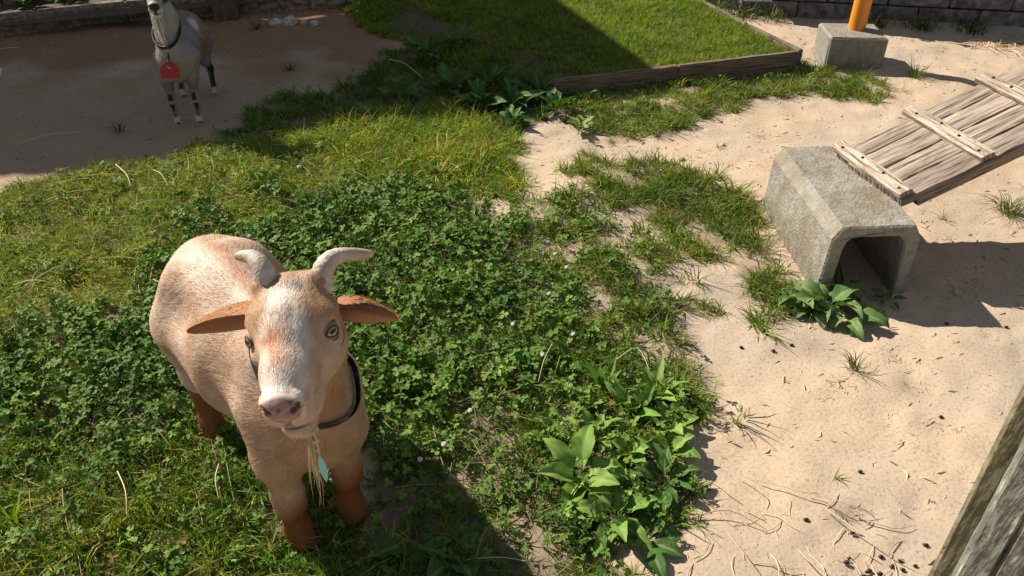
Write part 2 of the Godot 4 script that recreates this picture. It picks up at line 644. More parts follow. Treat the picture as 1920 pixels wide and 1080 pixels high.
func body_field(s: Sdf, far: bool, E: Vector3, X: Vector3, Y: Vector3, Z: Vector3) -> void:
	var leg := 0.66 if far else 1.0
	var fat := 0.84 if far else 1.0
	s.cap(Vector3(0.012, 0.455, 0.20), 0.122 * fat, Vector3(0.004, 0.465, 0.02), 0.147 * fat, 0.05)
	s.cap(Vector3(0, 0.46, 0.02), 0.150 * fat, Vector3(0, 0.465, -0.15), 0.157 * fat, 0.05)
	s.both(Vector3(0.02, 0.43, -0.0), 0.123 * fat, Vector3(0.02, 0.43, -0.14), 0.126 * fat, 0.06)
	s.cap(Vector3(0, 0.50, -0.14), 0.145 * fat, Vector3(0, 0.515, -0.27), 0.115 * fat, 0.06)
	s.both(Vector3(0.06, 0.52, -0.22), 0.085 * fat, Vector3(0.085, 0.44, -0.25), 0.085 * fat, 0.05)
	s.ell(Vector3(0.012, 0.41, 0.27), Vector3(0.098, 0.115, 0.095) * fat, 0.05)
	s.cap(Vector3(0, 0.605, 0.14), 0.03, Vector3(0, 0.61, -0.2), 0.028, 0.05)
	s.both(Vector3(0.05, 0.60, -0.20), 0.026, Vector3(0.075, 0.575, -0.235), 0.026, 0.04)
	s.both_ell(Vector3(0.165, 0.575, -0.12), Vector3(0.05, 0.055, 0.065), 0.06, true)
	s.both_ell(Vector3(0.175, 0.47, 0.10), Vector3(0.022, 0.10, 0.03), 0.06, true)
	s.both_ell(Vector3(0.15, 0.33, -0.17), Vector3(0.03, 0.06, 0.035), 0.05, true)
	for d in [1.0, -1.0]:
		s.cap(Vector3(0.07 * d + 0.012, 0.45, 0.20), 0.076, Vector3(0.08 * d + 0.006, 0.33, 0.235), 0.056 * leg, 0.04)
		s.cap(Vector3(0.08 * d + 0.006, 0.33, 0.235), 0.054 * leg, Vector3(0.077 * d, 0.215, 0.235), 0.035 * leg, 0.03)
		s.cap(Vector3(0.078 * d, 0.205, 0.243), 0.040 * leg, Vector3(0.077 * d, 0.175, 0.243), 0.037 * leg, 0.015)
		s.cap(Vector3(0.077 * d, 0.17, 0.238), 0.032 * leg, Vector3(0.072 * d, 0.07, 0.235), 0.027 * leg, 0.02)
		s.cap(Vector3(0.072 * d, 0.07, 0.235), 0.033 * leg, Vector3(0.07 * d, 0.035, 0.252), 0.033 * leg, 0.02)
		s.cap(Vector3(0.09 * d, 0.42, -0.24), 0.09, Vector3(0.10 * d, 0.29, -0.215), 0.056 * leg, 0.05)
		s.cap(Vector3(0.10 * d, 0.29, -0.215), 0.05 * leg, Vector3(0.107 * d, 0.2, -0.30), 0.034 * leg, 0.03)
		s.cap(Vector3(0.107 * d, 0.2, -0.30), 0.034 * leg, Vector3(0.11 * d, 0.07, -0.265), 0.027 * leg, 0.02)
		s.cap(Vector3(0.11 * d, 0.07, -0.265), 0.031 * leg, Vector3(0.11 * d, 0.035, -0.25), 0.032 * leg, 0.02)
	# neck to the back of the skull and to the throat
	var poll := E + Y * (-0.01) + Z * (-0.06)
	var jaw := E + Y * (-0.06) + Z * (-0.03)
	var mid := Vector3(0, 0.53, 0.20).lerp(poll, 0.5) + Vector3(0.016, 0.01, 0.02)
	var slim := 0.058 if far else 0.068
	s.cap(Vector3(0, 0.56, 0.18), 0.088 * fat, mid, slim, 0.05)
	s.cap(mid, slim, poll, 0.054, 0.04)
	s.cap(Vector3(0.0, 0.49, 0.28), 0.082, mid.lerp(jaw, 0.45), 0.054, 0.04)
	s.cap(mid.lerp(jaw, 0.45), 0.054, jaw, 0.046, 0.04)
	# tail
	s.cap(Vector3(-0.01, 0.55, -0.36), 0.024, Vector3(-0.03, 0.50, -0.415), 0.018, 0.03)


func head_field(s: Sdf) -> void:
	s.ell(Vector3(0, 0.002, -0.02), Vector3(0.064, 0.060, 0.075), 0.03)
	s.cap(Vector3(0, 0.008, 0.0), 0.052, Vector3(0, -0.012, 0.085), 0.040, 0.03)
	s.cap(Vector3(0, -0.012, 0.085), 0.040, Vector3(0, -0.022, 0.130), 0.034, 0.02)
	s.cap(Vector3(0, -0.055, -0.01), 0.052, Vector3(0, -0.07, 0.08), 0.034, 0.03)
	s.cap(Vector3(0, -0.07, 0.08), 0.034, Vector3(0, -0.088, 0.120), 0.025, 0.02)
	s.both_ell(Vector3(0.036, -0.032, 0.0), Vector3(0.036, 0.05, 0.05), 0.03)
	# brows and sockets
	s.both_ell(Vector3(0.052, 0.025, -0.010), Vector3(0.023, 0.018, 0.028), 0.022)
	s.both_ell(Vector3(0.054, -0.016, 0.02), Vector3(0.018, 0.012, 0.026), 0.018)
	s.both_ell(Vector3(0.078, 0.011, 0.019), Vector3(0.0145, 0.0150, 0.020), 0.007, true)
	# poll and horn bosses
	s.both(Vector3(0.034, 0.036, -0.042), 0.026, Vector3(0.042, 0.052, -0.054), 0.022, 0.02)
	s.ell(Vector3(0, 0.045, -0.055), Vector3(0.035, 0.022, 0.03), 0.02)
	# muzzle: nose pad, nostril wings, lips, chin
	s.ell(Vector3(0, -0.014, 0.146), Vector3(0.029, 0.021, 0.019), 0.012)
	s.both_ell(Vector3(0.023, -0.012, 0.142), Vector3(0.012, 0.013, 0.016), 0.01)
	s.both_ell(Vector3(0.019, -0.046, 0.128), Vector3(0.023, 0.025, 0.026), 0.014)
	s.ell(Vector3(0, -0.047, 0.137), Vector3(0.018, 0.02, 0.02), 0.012)
	s.ell(Vector3(0, -0.086, 0.124), Vector3(0.026, 0.014, 0.023), 0.010)
	# mouth line, philtrum and nostrils
	s.both(Vector3(0.0, -0.071, 0.158), 0.0058, Vector3(0.032, -0.067, 0.134), 0.0052, 0.006, true)
	s.both(Vector3(0.032, -0.067, 0.134), 0.0052, Vector3(0.048, -0.052, 0.098), 0.003, 0.006, true)
	s.cap(Vector3(0, -0.028, 0.168), 0.002, Vector3(0, -0.058, 0.162), 0.0025, 0.005, true)
	s.both(Vector3(0.013, -0.017, 0.166), 0.0042, Vector3(0.029, -0.008, 0.156), 0.0038, 0.005, true)
	s.both(Vector3(0.029, -0.008, 0.156), 0.0034, Vector3(0.032, -0.016, 0.148), 0.002, 0.005, true)


var field: Sdf


func near_body_color(p: Vector3, nn: Vector3) -> Color:
	var c := Color(0.50, 0.335, 0.225)
	var w := n1.get_noise_3d(p.x * 700, p.y * 700, p.z * 700)
	c = c.lerp(Color(0.60, 0.465, 0.36), clampf(0.5 + w * 1.6, 0, 1))
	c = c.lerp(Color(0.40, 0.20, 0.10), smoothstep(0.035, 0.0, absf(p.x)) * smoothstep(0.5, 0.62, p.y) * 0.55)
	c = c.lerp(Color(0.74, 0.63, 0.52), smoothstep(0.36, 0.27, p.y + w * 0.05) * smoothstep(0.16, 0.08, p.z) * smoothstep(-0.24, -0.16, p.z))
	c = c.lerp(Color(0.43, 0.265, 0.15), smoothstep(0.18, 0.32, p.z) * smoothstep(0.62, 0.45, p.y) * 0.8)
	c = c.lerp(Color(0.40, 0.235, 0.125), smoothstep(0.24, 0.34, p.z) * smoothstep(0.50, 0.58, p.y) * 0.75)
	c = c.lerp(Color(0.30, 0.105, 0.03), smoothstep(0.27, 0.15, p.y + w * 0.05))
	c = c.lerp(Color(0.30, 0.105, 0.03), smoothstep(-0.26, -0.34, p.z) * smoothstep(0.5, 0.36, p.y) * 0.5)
	c = c.lerp(Color(0.32, 0.22, 0.15), smoothstep(0.09, 0.03, (p - Vector3(-0.13, 0.55, -0.17)).length()) * 0.15)
	return c * (1.0 + 0.20 * n2.get_noise_3d(p.x * 2600, p.y * 1500, p.z * 800))


func near_head_color(q: Vector3) -> Color:
	var c := Color(0.52, 0.345, 0.22)
	var w := n2.get_noise_3d(q.x * 3200, q.y * 3200, q.z * 900)
	var x := absf(q.x + w * 0.010)
	var top := smoothstep(-0.03, 0.02, q.y)
	c = c.lerp(Color(0.44, 0.255, 0.13), smoothstep(0.025, 0.045, x) * smoothstep(-0.07, -0.02, q.z) * smoothstep(0.035, 0.005, q.z) * smoothstep(-0.02, 0.015, q.y) * 0.85)
	c = c.lerp(Color(0.74, 0.655, 0.565), smoothstep(0.034, 0.014, x - smoothstep(0.0, 0.06, q.z) * 0.016) * smoothstep(-0.045, -0.01, q.z) * top)
	c = c.lerp(Color(0.66, 0.53, 0.42), smoothstep(0.03, -0.03, q.y) * smoothstep(-0.08, 0.05, q.z) * 0.6)
	c = c.lerp(Color(0.46, 0.20, 0.07), smoothstep(0.030, 0.002, absf(q.x + 0.006 + w * 0.022 - (q.z - 0.07) * 0.10)) * smoothstep(-0.005, 0.055, q.z) * smoothstep(0.135, 0.095, q.z) * top * clampf(0.75 + w, 0.0, 1.0))
	c = c.lerp(Color(0.33, 0.27, 0.22), smoothstep(0.010, 0.004, absf(q.x - 0.012 + w * 0.008)) * smoothstep(-0.02, 0.01, q.z) * smoothstep(0.09, 0.06, q.z) * top * 0.55)
	c = c.lerp(Color(0.37, 0.205, 0.10), smoothstep(-0.02, -0.05, q.z) * smoothstep(0.02, 0.05, q.y) * clampf(0.75 + w * 1.6, 0.0, 1.0))
	c = c.lerp(Color(0.24, 0.20, 0.17), smoothstep(0.020, 0.008, (Vector2(q.x - 0.016, q.z + 0.03)).length()) * top * 0.7)
	c = c.lerp(Color(0.76, 0.67, 0.57), smoothstep(0.105, 0.12, q.z) * smoothstep(-0.01, 0.0, q.y) * 0.85)
	c = c.lerp(Color(0.52, 0.40, 0.31), smoothstep(0.11, 0.13, q.z) * smoothstep(-0.02, -0.06, q.y))
	return c * (1.0 + 0.22 * w)


func far_body_color(p: Vector3, nn: Vector3) -> Color:
	var c := Color(0.25, 0.235, 0.225)
	var w := n1.get_noise_3d(p.x * 700, p.y * 700, p.z * 700 + 40)
	c = c.lerp(Color(0.235, 0.145, 0.095), smoothstep(0.02, 0.2, w + 0.14 + (p.y - 0.5) * 0.9) * smoothstep(0.25, -0.05, p.z))
	c = c.lerp(Color(0.62, 0.61, 0.6), smoothstep(0.07, 0.03, (p - Vector3(0.11, 0.58, -0.12)).length()))
	c = c.lerp(Color(0.36, 0.335, 0.28), smoothstep(0.2, 0.3, p.z) * smoothstep(0.3, 0.4, p.y))
	c = c.lerp(Color(0.40, 0.37, 0.31), smoothstep(0.5, 0.75, p.y) * smoothstep(0.12, 0.2, p.z))
	if p.y < 0.26:
		var front := smoothstep(0.0, 0.1, p.z)
		var lines := smoothstep(0.004, 0.012, p.z - 0.245 + (p.y - 0.12) * 0.05) * front * smoothstep(0.017, 0.010, absf(absf(p.x) - 0.076)) + (1.0 - front) * smoothstep(0.0, 0.02, absf(p.x) - 0.09)
		c = c.lerp(Color(0.40, 0.38, 0.36), 0.6)
		c = c.lerp(Color(0.02, 0.018, 0.017), clampf(lines * 1.4, 0, 1) * smoothstep(0.26, 0.23, p.y))
		c = c.lerp(Color(0.5, 0.48, 0.45), smoothstep(0.014, 0.0, absf(p.y - 0.18)) * front)
		c = c.lerp(Color(0.58, 0.57, 0.55), smoothstep(0.085, 0.07, p.y))
	return c


func far_head_color(q: Vector3) -> Color:
	var c := Color(0.40, 0.36, 0.33)
	c = c.lerp(Color(0.03, 0.026, 0.024), smoothstep(0.03, 0.045, absf(q.x)) * smoothstep(0.1, 0.05, q.z) * smoothstep(-0.06, -0.03, q.y))
	c = c.lerp(Color(0.5, 0.38, 0.33), smoothstep(0.03, 0.015, absf(q.x)) * smoothstep(0.0, 0.02, q.y))
	c = c.lerp(Color(0.66, 0.66, 0.65), smoothstep(0.07, 0.11, q.z) * smoothstep(-0.02, -0.05, q.y))
	return c


func goat(root: Node3D, far: bool, E: Vector3, X: Vector3, Y: Vector3, Z: Vector3, hairs: int, head_hairs: int, cell: float, head_cell: float, horn_l: Array, horn_r: Array, ear_l: Array, ear_r: Array) -> void:
	var hx := Transform3D(Basis(X, Y, Z), E)
	var back := hx.affine_inverse()
	var sb := Sdf.new()
	body_field(sb, far, E, X, Y, Z)
	field = sb
	var body := sb.surface(Vector3(-0.34, -0.02, -0.48), Vector3(0.26, 1.06, 0.70), cell)
	var sh := Sdf.new()
	head_field(sh)
	var head := sh.surface(Vector3(-0.1, -0.13, -0.11), Vector3(0.1, 0.1, 0.185), head_cell)
	var skin := mat(Color.WHITE, 0.75, true)
	var acc := Acc.new()
	var bv: PackedVector3Array = body[0]
	var bn: PackedVector3Array = body[1]
	acc.v.append_array(bv); acc.n.append_array(bn)
	for k in bv.size():
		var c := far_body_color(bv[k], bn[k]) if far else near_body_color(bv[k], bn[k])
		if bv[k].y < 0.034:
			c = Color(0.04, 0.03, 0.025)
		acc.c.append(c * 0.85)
	acc.i.append_array(body[2])
	var base := acc.v.size()
	var hv: PackedVector3Array = head[0]
	var hn: PackedVector3Array = head[1]
	for k in hv.size():
		acc.v.append(hx * hv[k]); acc.n.append(hx.basis * hn[k])
		var q := hv[k]
		var c := (far_head_color(q) if far else near_head_color(q)) * 0.88
		var pad := smoothstep(0.150, 0.158, q.z + (q.y + 0.014) * 0.12) * smoothstep(-0.042, -0.034, q.y)
		pad = maxf(pad, smoothstep(0.012, 0.006, absf(q.x)) * smoothstep(0.148, 0.154, q.z) * smoothstep(-0.066, -0.06, q.y))
		var w := n2.get_noise_3d(q.x * 6000, q.y * 6000, q.z * 6000)
		if far:
			c = c.lerp(Color(0.02, 0.018, 0.018), pad)
		else:
			c = c.lerp(Color(0.33, 0.205, 0.18).lerp(Color(0.12, 0.085, 0.08), clampf(w * 2.4 + 0.1, 0, 1)), pad)
		var nos := minf((Vector3(absf(q.x), q.y, q.z) - Vector3(0.020, -0.013, 0.160)).length(), (Vector3(absf(q.x), q.y, q.z) - Vector3(0.028, -0.009, 0.155)).length())
		c = c.lerp(Color(0.05, 0.025, 0.022), smoothstep(0.008, 0.004, nos))
		var lip := smoothstep(0.006, 0.002, absf(q.y + 0.068 + (q.z - 0.157) * 0.1 + 0.004)) * smoothstep(0.115, 0.13, q.z)
		var groove := smoothstep(0.0085, 0.005, absf(q.y + 0.071 - absf(q.x) * 0.12 - maxf(0.134 - q.z, 0.0) * 0.42)) * smoothstep(0.098, 0.108, q.z)
		c = c.lerp(Color(0.085, 0.05, 0.045), groove * 0.9)
		var eye := (Vector3(absf(q.x), q.y, q.z) - Vector3(0.068, 0.009, 0.017)).length()
		c = c.lerp(Color(0.07, 0.045, 0.035), smoothstep(0.019, 0.016, eye))
		acc.c.append(c)
	for k in head[2]:
		acc.i.append(base + k)
	acc.u.resize(acc.v.size())
	obj("body", acc.mesh(skin), root)
	# coat
	var coat := mat(Color.WHITE, 0.7, true)
	coat.roughness = 0.55
	var width := 0.0032 if far else 0.0012
	var flow := func(p: Vector3, nn: Vector3) -> Vector3:
		if p.y < 0.3:
			return Vector3(0, -1, -0.1)
		if p.z > 0.25 and p.y > 0.5:
			return Vector3(0, -0.8, -0.3) + Vector3(p.x, 0, 0)
		return Vector3(0.0, -0.45, -1.0)
	var style := func(p: Vector3, nn: Vector3) -> Array:
		if p.y < 0.035 or back * p == Vector3.ZERO:
			return [0.0, Color.BLACK]
		var q := back * p
		if q.z > -0.04 and absf(q.x) < 0.09 and q.y > -0.1:
			return [0.0, Color.BLACK]
		var len := 0.017
		if p.y < 0.25: len = 0.012
		if p.z > 0.25 and p.y > 0.55: len = 0.017
		if p.z < -0.39: len = 0.022
		if far: len *= 1.4
		return [len, far_body_color(p, nn) if far else near_body_color(p, nn)]
	var f1 := obj("coat", fur(bv, bn, body[2], hairs, width, flow, style, coat), root)
	f1.set_meta("kind", "stuff")
	var flow2 := func(q: Vector3, nn: Vector3) -> Vector3:
		if q.z > 0.10:
			return Vector3(q.x * 8.0, (q.y + 0.03) * 6.0, -0.6)
		return Vector3(q.x * 7.0, 0.1, -1.0)
	var style2 := func(q: Vector3, nn: Vector3) -> Array:
		var eye := (Vector3(absf(q.x), q.y, q.z) - Vector3(0.068, 0.009, 0.017)).length()
		var pad := smoothstep(0.146, 0.152, q.z + (q.y + 0.014) * 0.12) * smoothstep(-0.046, -0.036, q.y)
		if eye < 0.0195 or pad > 0.2 or (absf(q.x) < 0.008 and q.z > 0.146 and q.y < -0.03):
			return [0.0, Color.BLACK]
		if q.z > 0.10 and absf(q.y + 0.071 - absf(q.x) * 0.12 - maxf(0.134 - q.z, 0.0) * 0.42) < 0.0075:
			return [0.0, Color.BLACK]
		var len := (0.0055 if q.z > 0.115 else 0.009) if q.z > 0.03 else 0.012
		if q.y > 0.045 and q.z < -0.02: len = 0.014 if absf(q.x) < 0.025 else 0.009
		if q.y < -0.09 and q.z > 0.08: len = 0.014
		if eye < 0.034: len = 0.005
		return [len, far_head_color(q) if far else near_head_color(q)]
	var f2 := obj("face_hair", fur(hv, hn, head[2], head_hairs, width * 0.62, flow2, style2, coat, 0.16), root, hx)
	f2.set_meta("kind", "stuff")
	# horns
	var horn_m := mat(Color.WHITE, 0.55, true)
	horn_m.normal_enabled = true
	horn_m.normal_texture = noise_tex(0.03, [], [], 5, 256, 4, true)
	horn_m.uv1_scale = Vector3(1.0, 3.0, 1.0)
	for side in 2:
		var ctrl: Array = horn_l if side == 0 else horn_r
		if ctrl.is_empty():
			continue
		var pts := spline(ctrl, 44)
		var ha := Acc.new()
		var rad := []
		for k in 45:
			var t := k / 44.0
			var r := 0.0190 * pow(1.0 - t, 0.46) + 0.0022
			r *= 1.0 + 0.05 * sin(t * 62.0 + sin(t * 19.0)) * (1.0 - t * 0.8)
			rad.append(r)
		rad[44] = 0.0012
		tube(ha, pts, rad, 14)
		for k in ha.v.size():
			var t := ha.u[k].y
			var w := n2.get_noise_3d(ha.v[k].x * 3000, ha.v[k].y * 3000, ha.v[k].z * 3000)
			var c := Color(0.42, 0.36, 0.285).lerp(Color(0.60, 0.535, 0.445), clampf(0.5 + w * 1.5, 0, 1))
			c = c.lerp(Color(0.27, 0.20, 0.15), 0.4 * (0.5 + 0.5 * sin(t * 62.0)) * (1.0 - t))
			c = c.lerp(Color(0.42, 0.26, 0.18), smoothstep(0.55, 0.9, t) * 0.45)
			ha.c[k] = c
		obj("horn", ha.mesh(horn_m), root, hx)
	# ears: cupped leaf shapes with thickness
	var ear_m := mat(Color.WHITE, 0.8, true)
	ear_m.backlight_enabled = true
	ear_m.backlight = Color(0.22, 0.10, 0.06)
	for side in 2:
		var e: Array = ear_l if side == 0 else ear_r   # base, tip, opening direction
		var bp: Vector3 = e[0]
		var tp: Vector3 = e[1]
		var face: Vector3 = e[2]
		var ax := tp - bp
		var L := ax.length()
		ax = ax / L
		face = (face - ax * face.dot(ax)).normalized()
		var lat := ax.cross(face)
		var ea := Acc.new()
		for layer in 2:
			var at := ea.v.size()
			for k in 19:
				var t := k / 18.0
				var w := 0.034 * pow(sin(PI * clampf(0.14 + 0.86 * t, 0.0, 1.0)), 0.5) * (1.0 - 0.18 * t) + 0.0005
				for j in 11:
					var f := j / 5.0 - 1.0
					var cup := (1.0 - f * f) * w * lerpf(1.25, 0.55, t)
					var p := bp + ax * (t * L) + lat * (f * w) - face * (cup + (0.0035 * (1.0 - f * f) if layer == 1 else 0.0)) - Vector3(0, 0.010 * t * t, 0)
					var nn := (face + lat * (-f * 0.9)).normalized() * (1.0 if layer == 0 else -1.0)
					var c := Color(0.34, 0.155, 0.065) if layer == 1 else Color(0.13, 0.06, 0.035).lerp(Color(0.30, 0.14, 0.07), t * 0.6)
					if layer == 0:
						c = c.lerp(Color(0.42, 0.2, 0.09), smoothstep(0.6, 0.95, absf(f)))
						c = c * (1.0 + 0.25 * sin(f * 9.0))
					if far:
						c = Color(0.30, 0.27, 0.25) if layer == 1 else Color(0.2, 0.13, 0.11)
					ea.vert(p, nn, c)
			for k in 18:
				for j in 10:
					var q := at + k * 11 + j
					ea.tri(q, q + 1, q + 11); ea.tri(q + 1, q + 12, q + 11)
		var eo := obj("ear", ea.mesh(ear_m), root, hx)
		var fluff := fur(ea.v, ea.n, ea.i, 1500 if not far else 300, 0.0011, func(p: Vector3, nn: Vector3) -> Vector3: return ax,
			func(p: Vector3, nn: Vector3) -> Array: return [0.008 if nn.dot(face) < 0 else 0.0, Color(0.30, 0.27, 0.25) if far else Color(0.36, 0.165, 0.07)], coat, 0.2)
		var fo := obj("ear_hair", fluff, eo)
		fo.set_meta("kind", "stuff")
	# eyes
	var iris_m := mat(Color.WHITE, 0.12, true)
	iris_m.clearcoat_enabled = true
	iris_m.clearcoat = 0.8
	iris_m.clearcoat_roughness = 0.05
	var dark_m := mat(lin(0.006, 0.005, 0.005), 0.12)
	for side: float in [-1.0, 1.0]:
		var ec := Vector3(0.0595 * side, 0.008, 0.0165)
		var look := Vector3(0.74 * side, 0.34, 0.58).normalized()
		var fwd := Vector3(-0.92 * side, -0.12, 0.42)
		fwd = (fwd - look * fwd.dot(look)).normalized()
		var upv := look.cross(fwd)
		if upv.y < 0.0:
			upv = -upv
		var ey := Acc.new()
		for r in 13:
			for a in 25:
				var th := r / 12.0 * 1.5
				var d := look * cos(th) + (fwd * cos(a * TAU / 24) + upv * sin(a * TAU / 24)) * sin(th)
				var c := Color(0.36, 0.23, 0.085).lerp(Color(0.49, 0.35, 0.155), 0.5 + 0.5 * sin(a * 5.0))
				c = c.lerp(Color(0.08, 0.045, 0.03), smoothstep(0.74, 0.90, th))
				ey.vert(ec + d * 0.0172, d, c)
		for r in 12:
			for a in 24:
				var q := r * 25 + a
				ey.tri(q, q + 25, q + 1); ey.tri(q + 1, q + 25, q + 26)
		var eo := obj("eye", ey.mesh(iris_m), root, hx)
		var pu := Acc.new()
		for r in 6:
			for a in 25:
				var aa := a * TAU / 24
				var f := r / 5.0
				var d := (look + fwd * cos(aa) * 0.46 * f + upv * signf(sin(aa)) * pow(absf(sin(aa)), 0.6) * 0.21 * f).normalized()
				pu.vert(ec + d * 0.0175, d)
		for r in 5:
			for a in 24:
				var q := r * 25 + a
				pu.tri(q, q + 25, q + 1); pu.tri(q + 1, q + 25, q + 26)
		obj("pupil", pu.mesh(dark_m), eo)
		# eyelids: caps of skin over the ball with a dark rim
		var lids := Acc.new()
		var tone: Color = Color(0.05, 0.04, 0.035) if far else Color(0.30, 0.195, 0.125)
		for half: float in [1.0, -1.0]:
			var lp := []
			var lr := []
			var at := lids.v.size()
			var op: float = 0.47 if half > 0 else 0.56
			for k in 15:
				var t := k / 14.0 * 2.0 - 1.0
				var edge := op * (1.0 - pow(absf(t), 2.2))
				var d := (look + fwd * t * 0.95 + upv * half * edge).normalized()
				lp.append(ec + d * 0.0180)
				lr.append(0.0013)
				for m in 6:
					var f := m / 5.0
					var e := (look * (1.0 - 0.75 * f) + fwd * t * (0.95 + 0.35 * f) + upv * half * lerpf(edge, 1.5, f)).normalized()
					lids.vert(ec + e * (0.0182 - 0.0012 * f), e, Color(0.12, 0.08, 0.06).lerp(tone, smoothstep(0.0, 0.25, f)))
			for k in 14:
				for m in 5:
					var q := at + k * 6 + m
					lids.tri(q, q + 1, q + 6); lids.tri(q + 1, q + 7, q + 6)
			tube(lids, lp, lr, 6, Color(0.05, 0.033, 0.028))
		obj("eyelid", lids.mesh(skin), root, hx)


func _ready() -> void:
	rng.seed = 20240611
	n1.seed = 3; n1.noise_type = FastNoiseLite.TYPE_SIMPLEX_SMOOTH; n1.frequency = 0.01; n1.fractal_octaves = 3
	n2.seed = 8; n2.noise_type = FastNoiseLite.TYPE_SIMPLEX_SMOOTH; n2.frequency = 0.01; n2.fractal_octaves = 4
	# ---------------- camera, sky, sun, exposure
	var cam := Camera3D.new()
	cam.name = "camera"
	cam.fov = 39.6
	cam.near = 0.05
	cam.far = 200.0
	add_child(cam)
	cam.position = Vector3(0, 1.7, 0)
	cam.rotation_degrees = Vector3(-35.5, 0, 0)
	cam.current = true
	var env := Environment.new()
	env.background_mode = Environment.BG_SKY
	var sm := ProceduralSkyMaterial.new()
	sm.sky_top_color = Color(0.56, 0.60, 0.67)
	sm.sky_horizon_color = Color(0.80, 0.81, 0.82)
	sm.sky_curve = 0.12
	sm.ground_bottom_color = Color(0.28, 0.25, 0.2)
	sm.ground_horizon_color = Color(0.6, 0.66, 0.7)
	var sky := Sky.new()
	sky.sky_material = sm
	env.sky = sky
	env.background_energy_multiplier = 0.42
	env.tonemap_mode = Environment.TONE_MAPPER_LINEAR
	env.tonemap_exposure = 1.7
	env.sdfgi_enabled = true
	env.ssao_enabled = true
	env.ssil_enabled = true
	var we := WorldEnvironment.new()
	we.name = "environment"
	we.environment = env
	add_child(we)
	var sun := DirectionalLight3D.new()
	sun.name = "sun"
	sun.light_color = Color(1.0, 0.955, 0.895)
	sun.light_energy = 1.6
	sun.light_angular_distance = 0.5
	sun.shadow_enabled = true
	add_child(sun)
	sun.look_at_from_position(Vector3(-6, 6, -4), Vector3(-6, 6, -4) + SUN, Vector3.UP)
	setting()
	structures()
	goats()
	plants()
	details()


# ------------------------------------------------------------------ ground, lawn, walls
var clover_area := poly([-1.18, -2.88, -0.93, -3.06, -0.48, -3.21, -0.14, -3.06, 0.0, -2.80, 0.12, -2.45, 0.22, -2.13, 0.19, -1.94, 0.06, -1.79, -0.09, -1.70, -0.41, -1.68, -0.81, -1.60, -1.11, -1.60, -1.45, -1.50, -1.9, -1.9, -1.58, -2.22, -1.29, -2.40])
var yellow_area := poly([-2.5, -2.84, -2.04, -3.28, -1.47, -3.60, -1.07, -3.74, -0.05, -3.26, -0.14, -3.02, -0.48, -3.15, -0.93, -3.0, -1.15, -2.84, -1.25, -2.38, -1.55, -2.18, -2.1, -1.6])
var lush_area := poly([-1.06, -3.62, -0.89, -3.86, -0.57, -4.02, -0.17, -3.95, -0.02, -3.72, 0.02, -3.26, -0.08, -3.02, -0.39, -3.2, -0.80, -3.33])
var shade_area := poly([-1.47, -3.78, -1.28, -4.13, -0.97, -4.36, -0.8, -4.9, -0.5, -5.2, 0.28, -4.50, 0.34, -4.06, 0.05, -3.72, -0.17, -3.88, -0.73, -3.95, -0.98, -3.75, -1.25, -3.55])
var lawn_area := poly([0.29, -4.20, 1.655, -4.63, 1.475, -5.12, 1.25, -5.75, 0.9, -6.8, -1.5, -6.6, -1.2, -5.75, -0.95, -5.3, -0.55, -4.92, -0.1, -4.42])
var edge_area := poly([0.30, -4.24, 1.06, -4.48, 1.72, -4.72, 1.93, -4.62, 2.16, -4.32, 2.0, -4.08, 1.60, -4.25, 0.93, -3.86, 0.49, -3.58, 0.27, -3.74])
var strip_area := poly([0.30, -3.46, 0.68, -3.40, 1.02, -3.06, 0.95, -2.84, 1.03, -2.64, 1.09, -2.32, 0.98, -2.16, 0.87, -2.29, 0.84, -2.56, 0.60, -2.74, 0.40, -3.02])
var sparse_area := poly([0.0, -3.18, 0.28, -3.02, 0.47, -2.75, 0.66, -2.56, 0.54, -2.13, 0.72, -1.93, 0.58, -1.72, 0.2, -1.80, 0.2, -2.13, 0.10, -2.45])
var cluster_area := poly([0.10, -1.95, 0.55, -1.96, 0.52, -1.68, 0.40, -1.30, 0.26, -1.1, 0.08, -1.2, 0.05, -1.64])
var bottom_area := poly([-2.0, -1.7, -1.44, -1.58, -0.83, -1.66, -0.58, -1.52, -0.36, -1.36, -0.05, -1.0, -2.0, -0.9])
var shadow_area := poly([-0.45, -1.70, -0.09, -1.72, 0.15, -1.80, 0.12, -1.48, 0.28, -1.0, -0.08, -1.0, -0.36, -1.34])


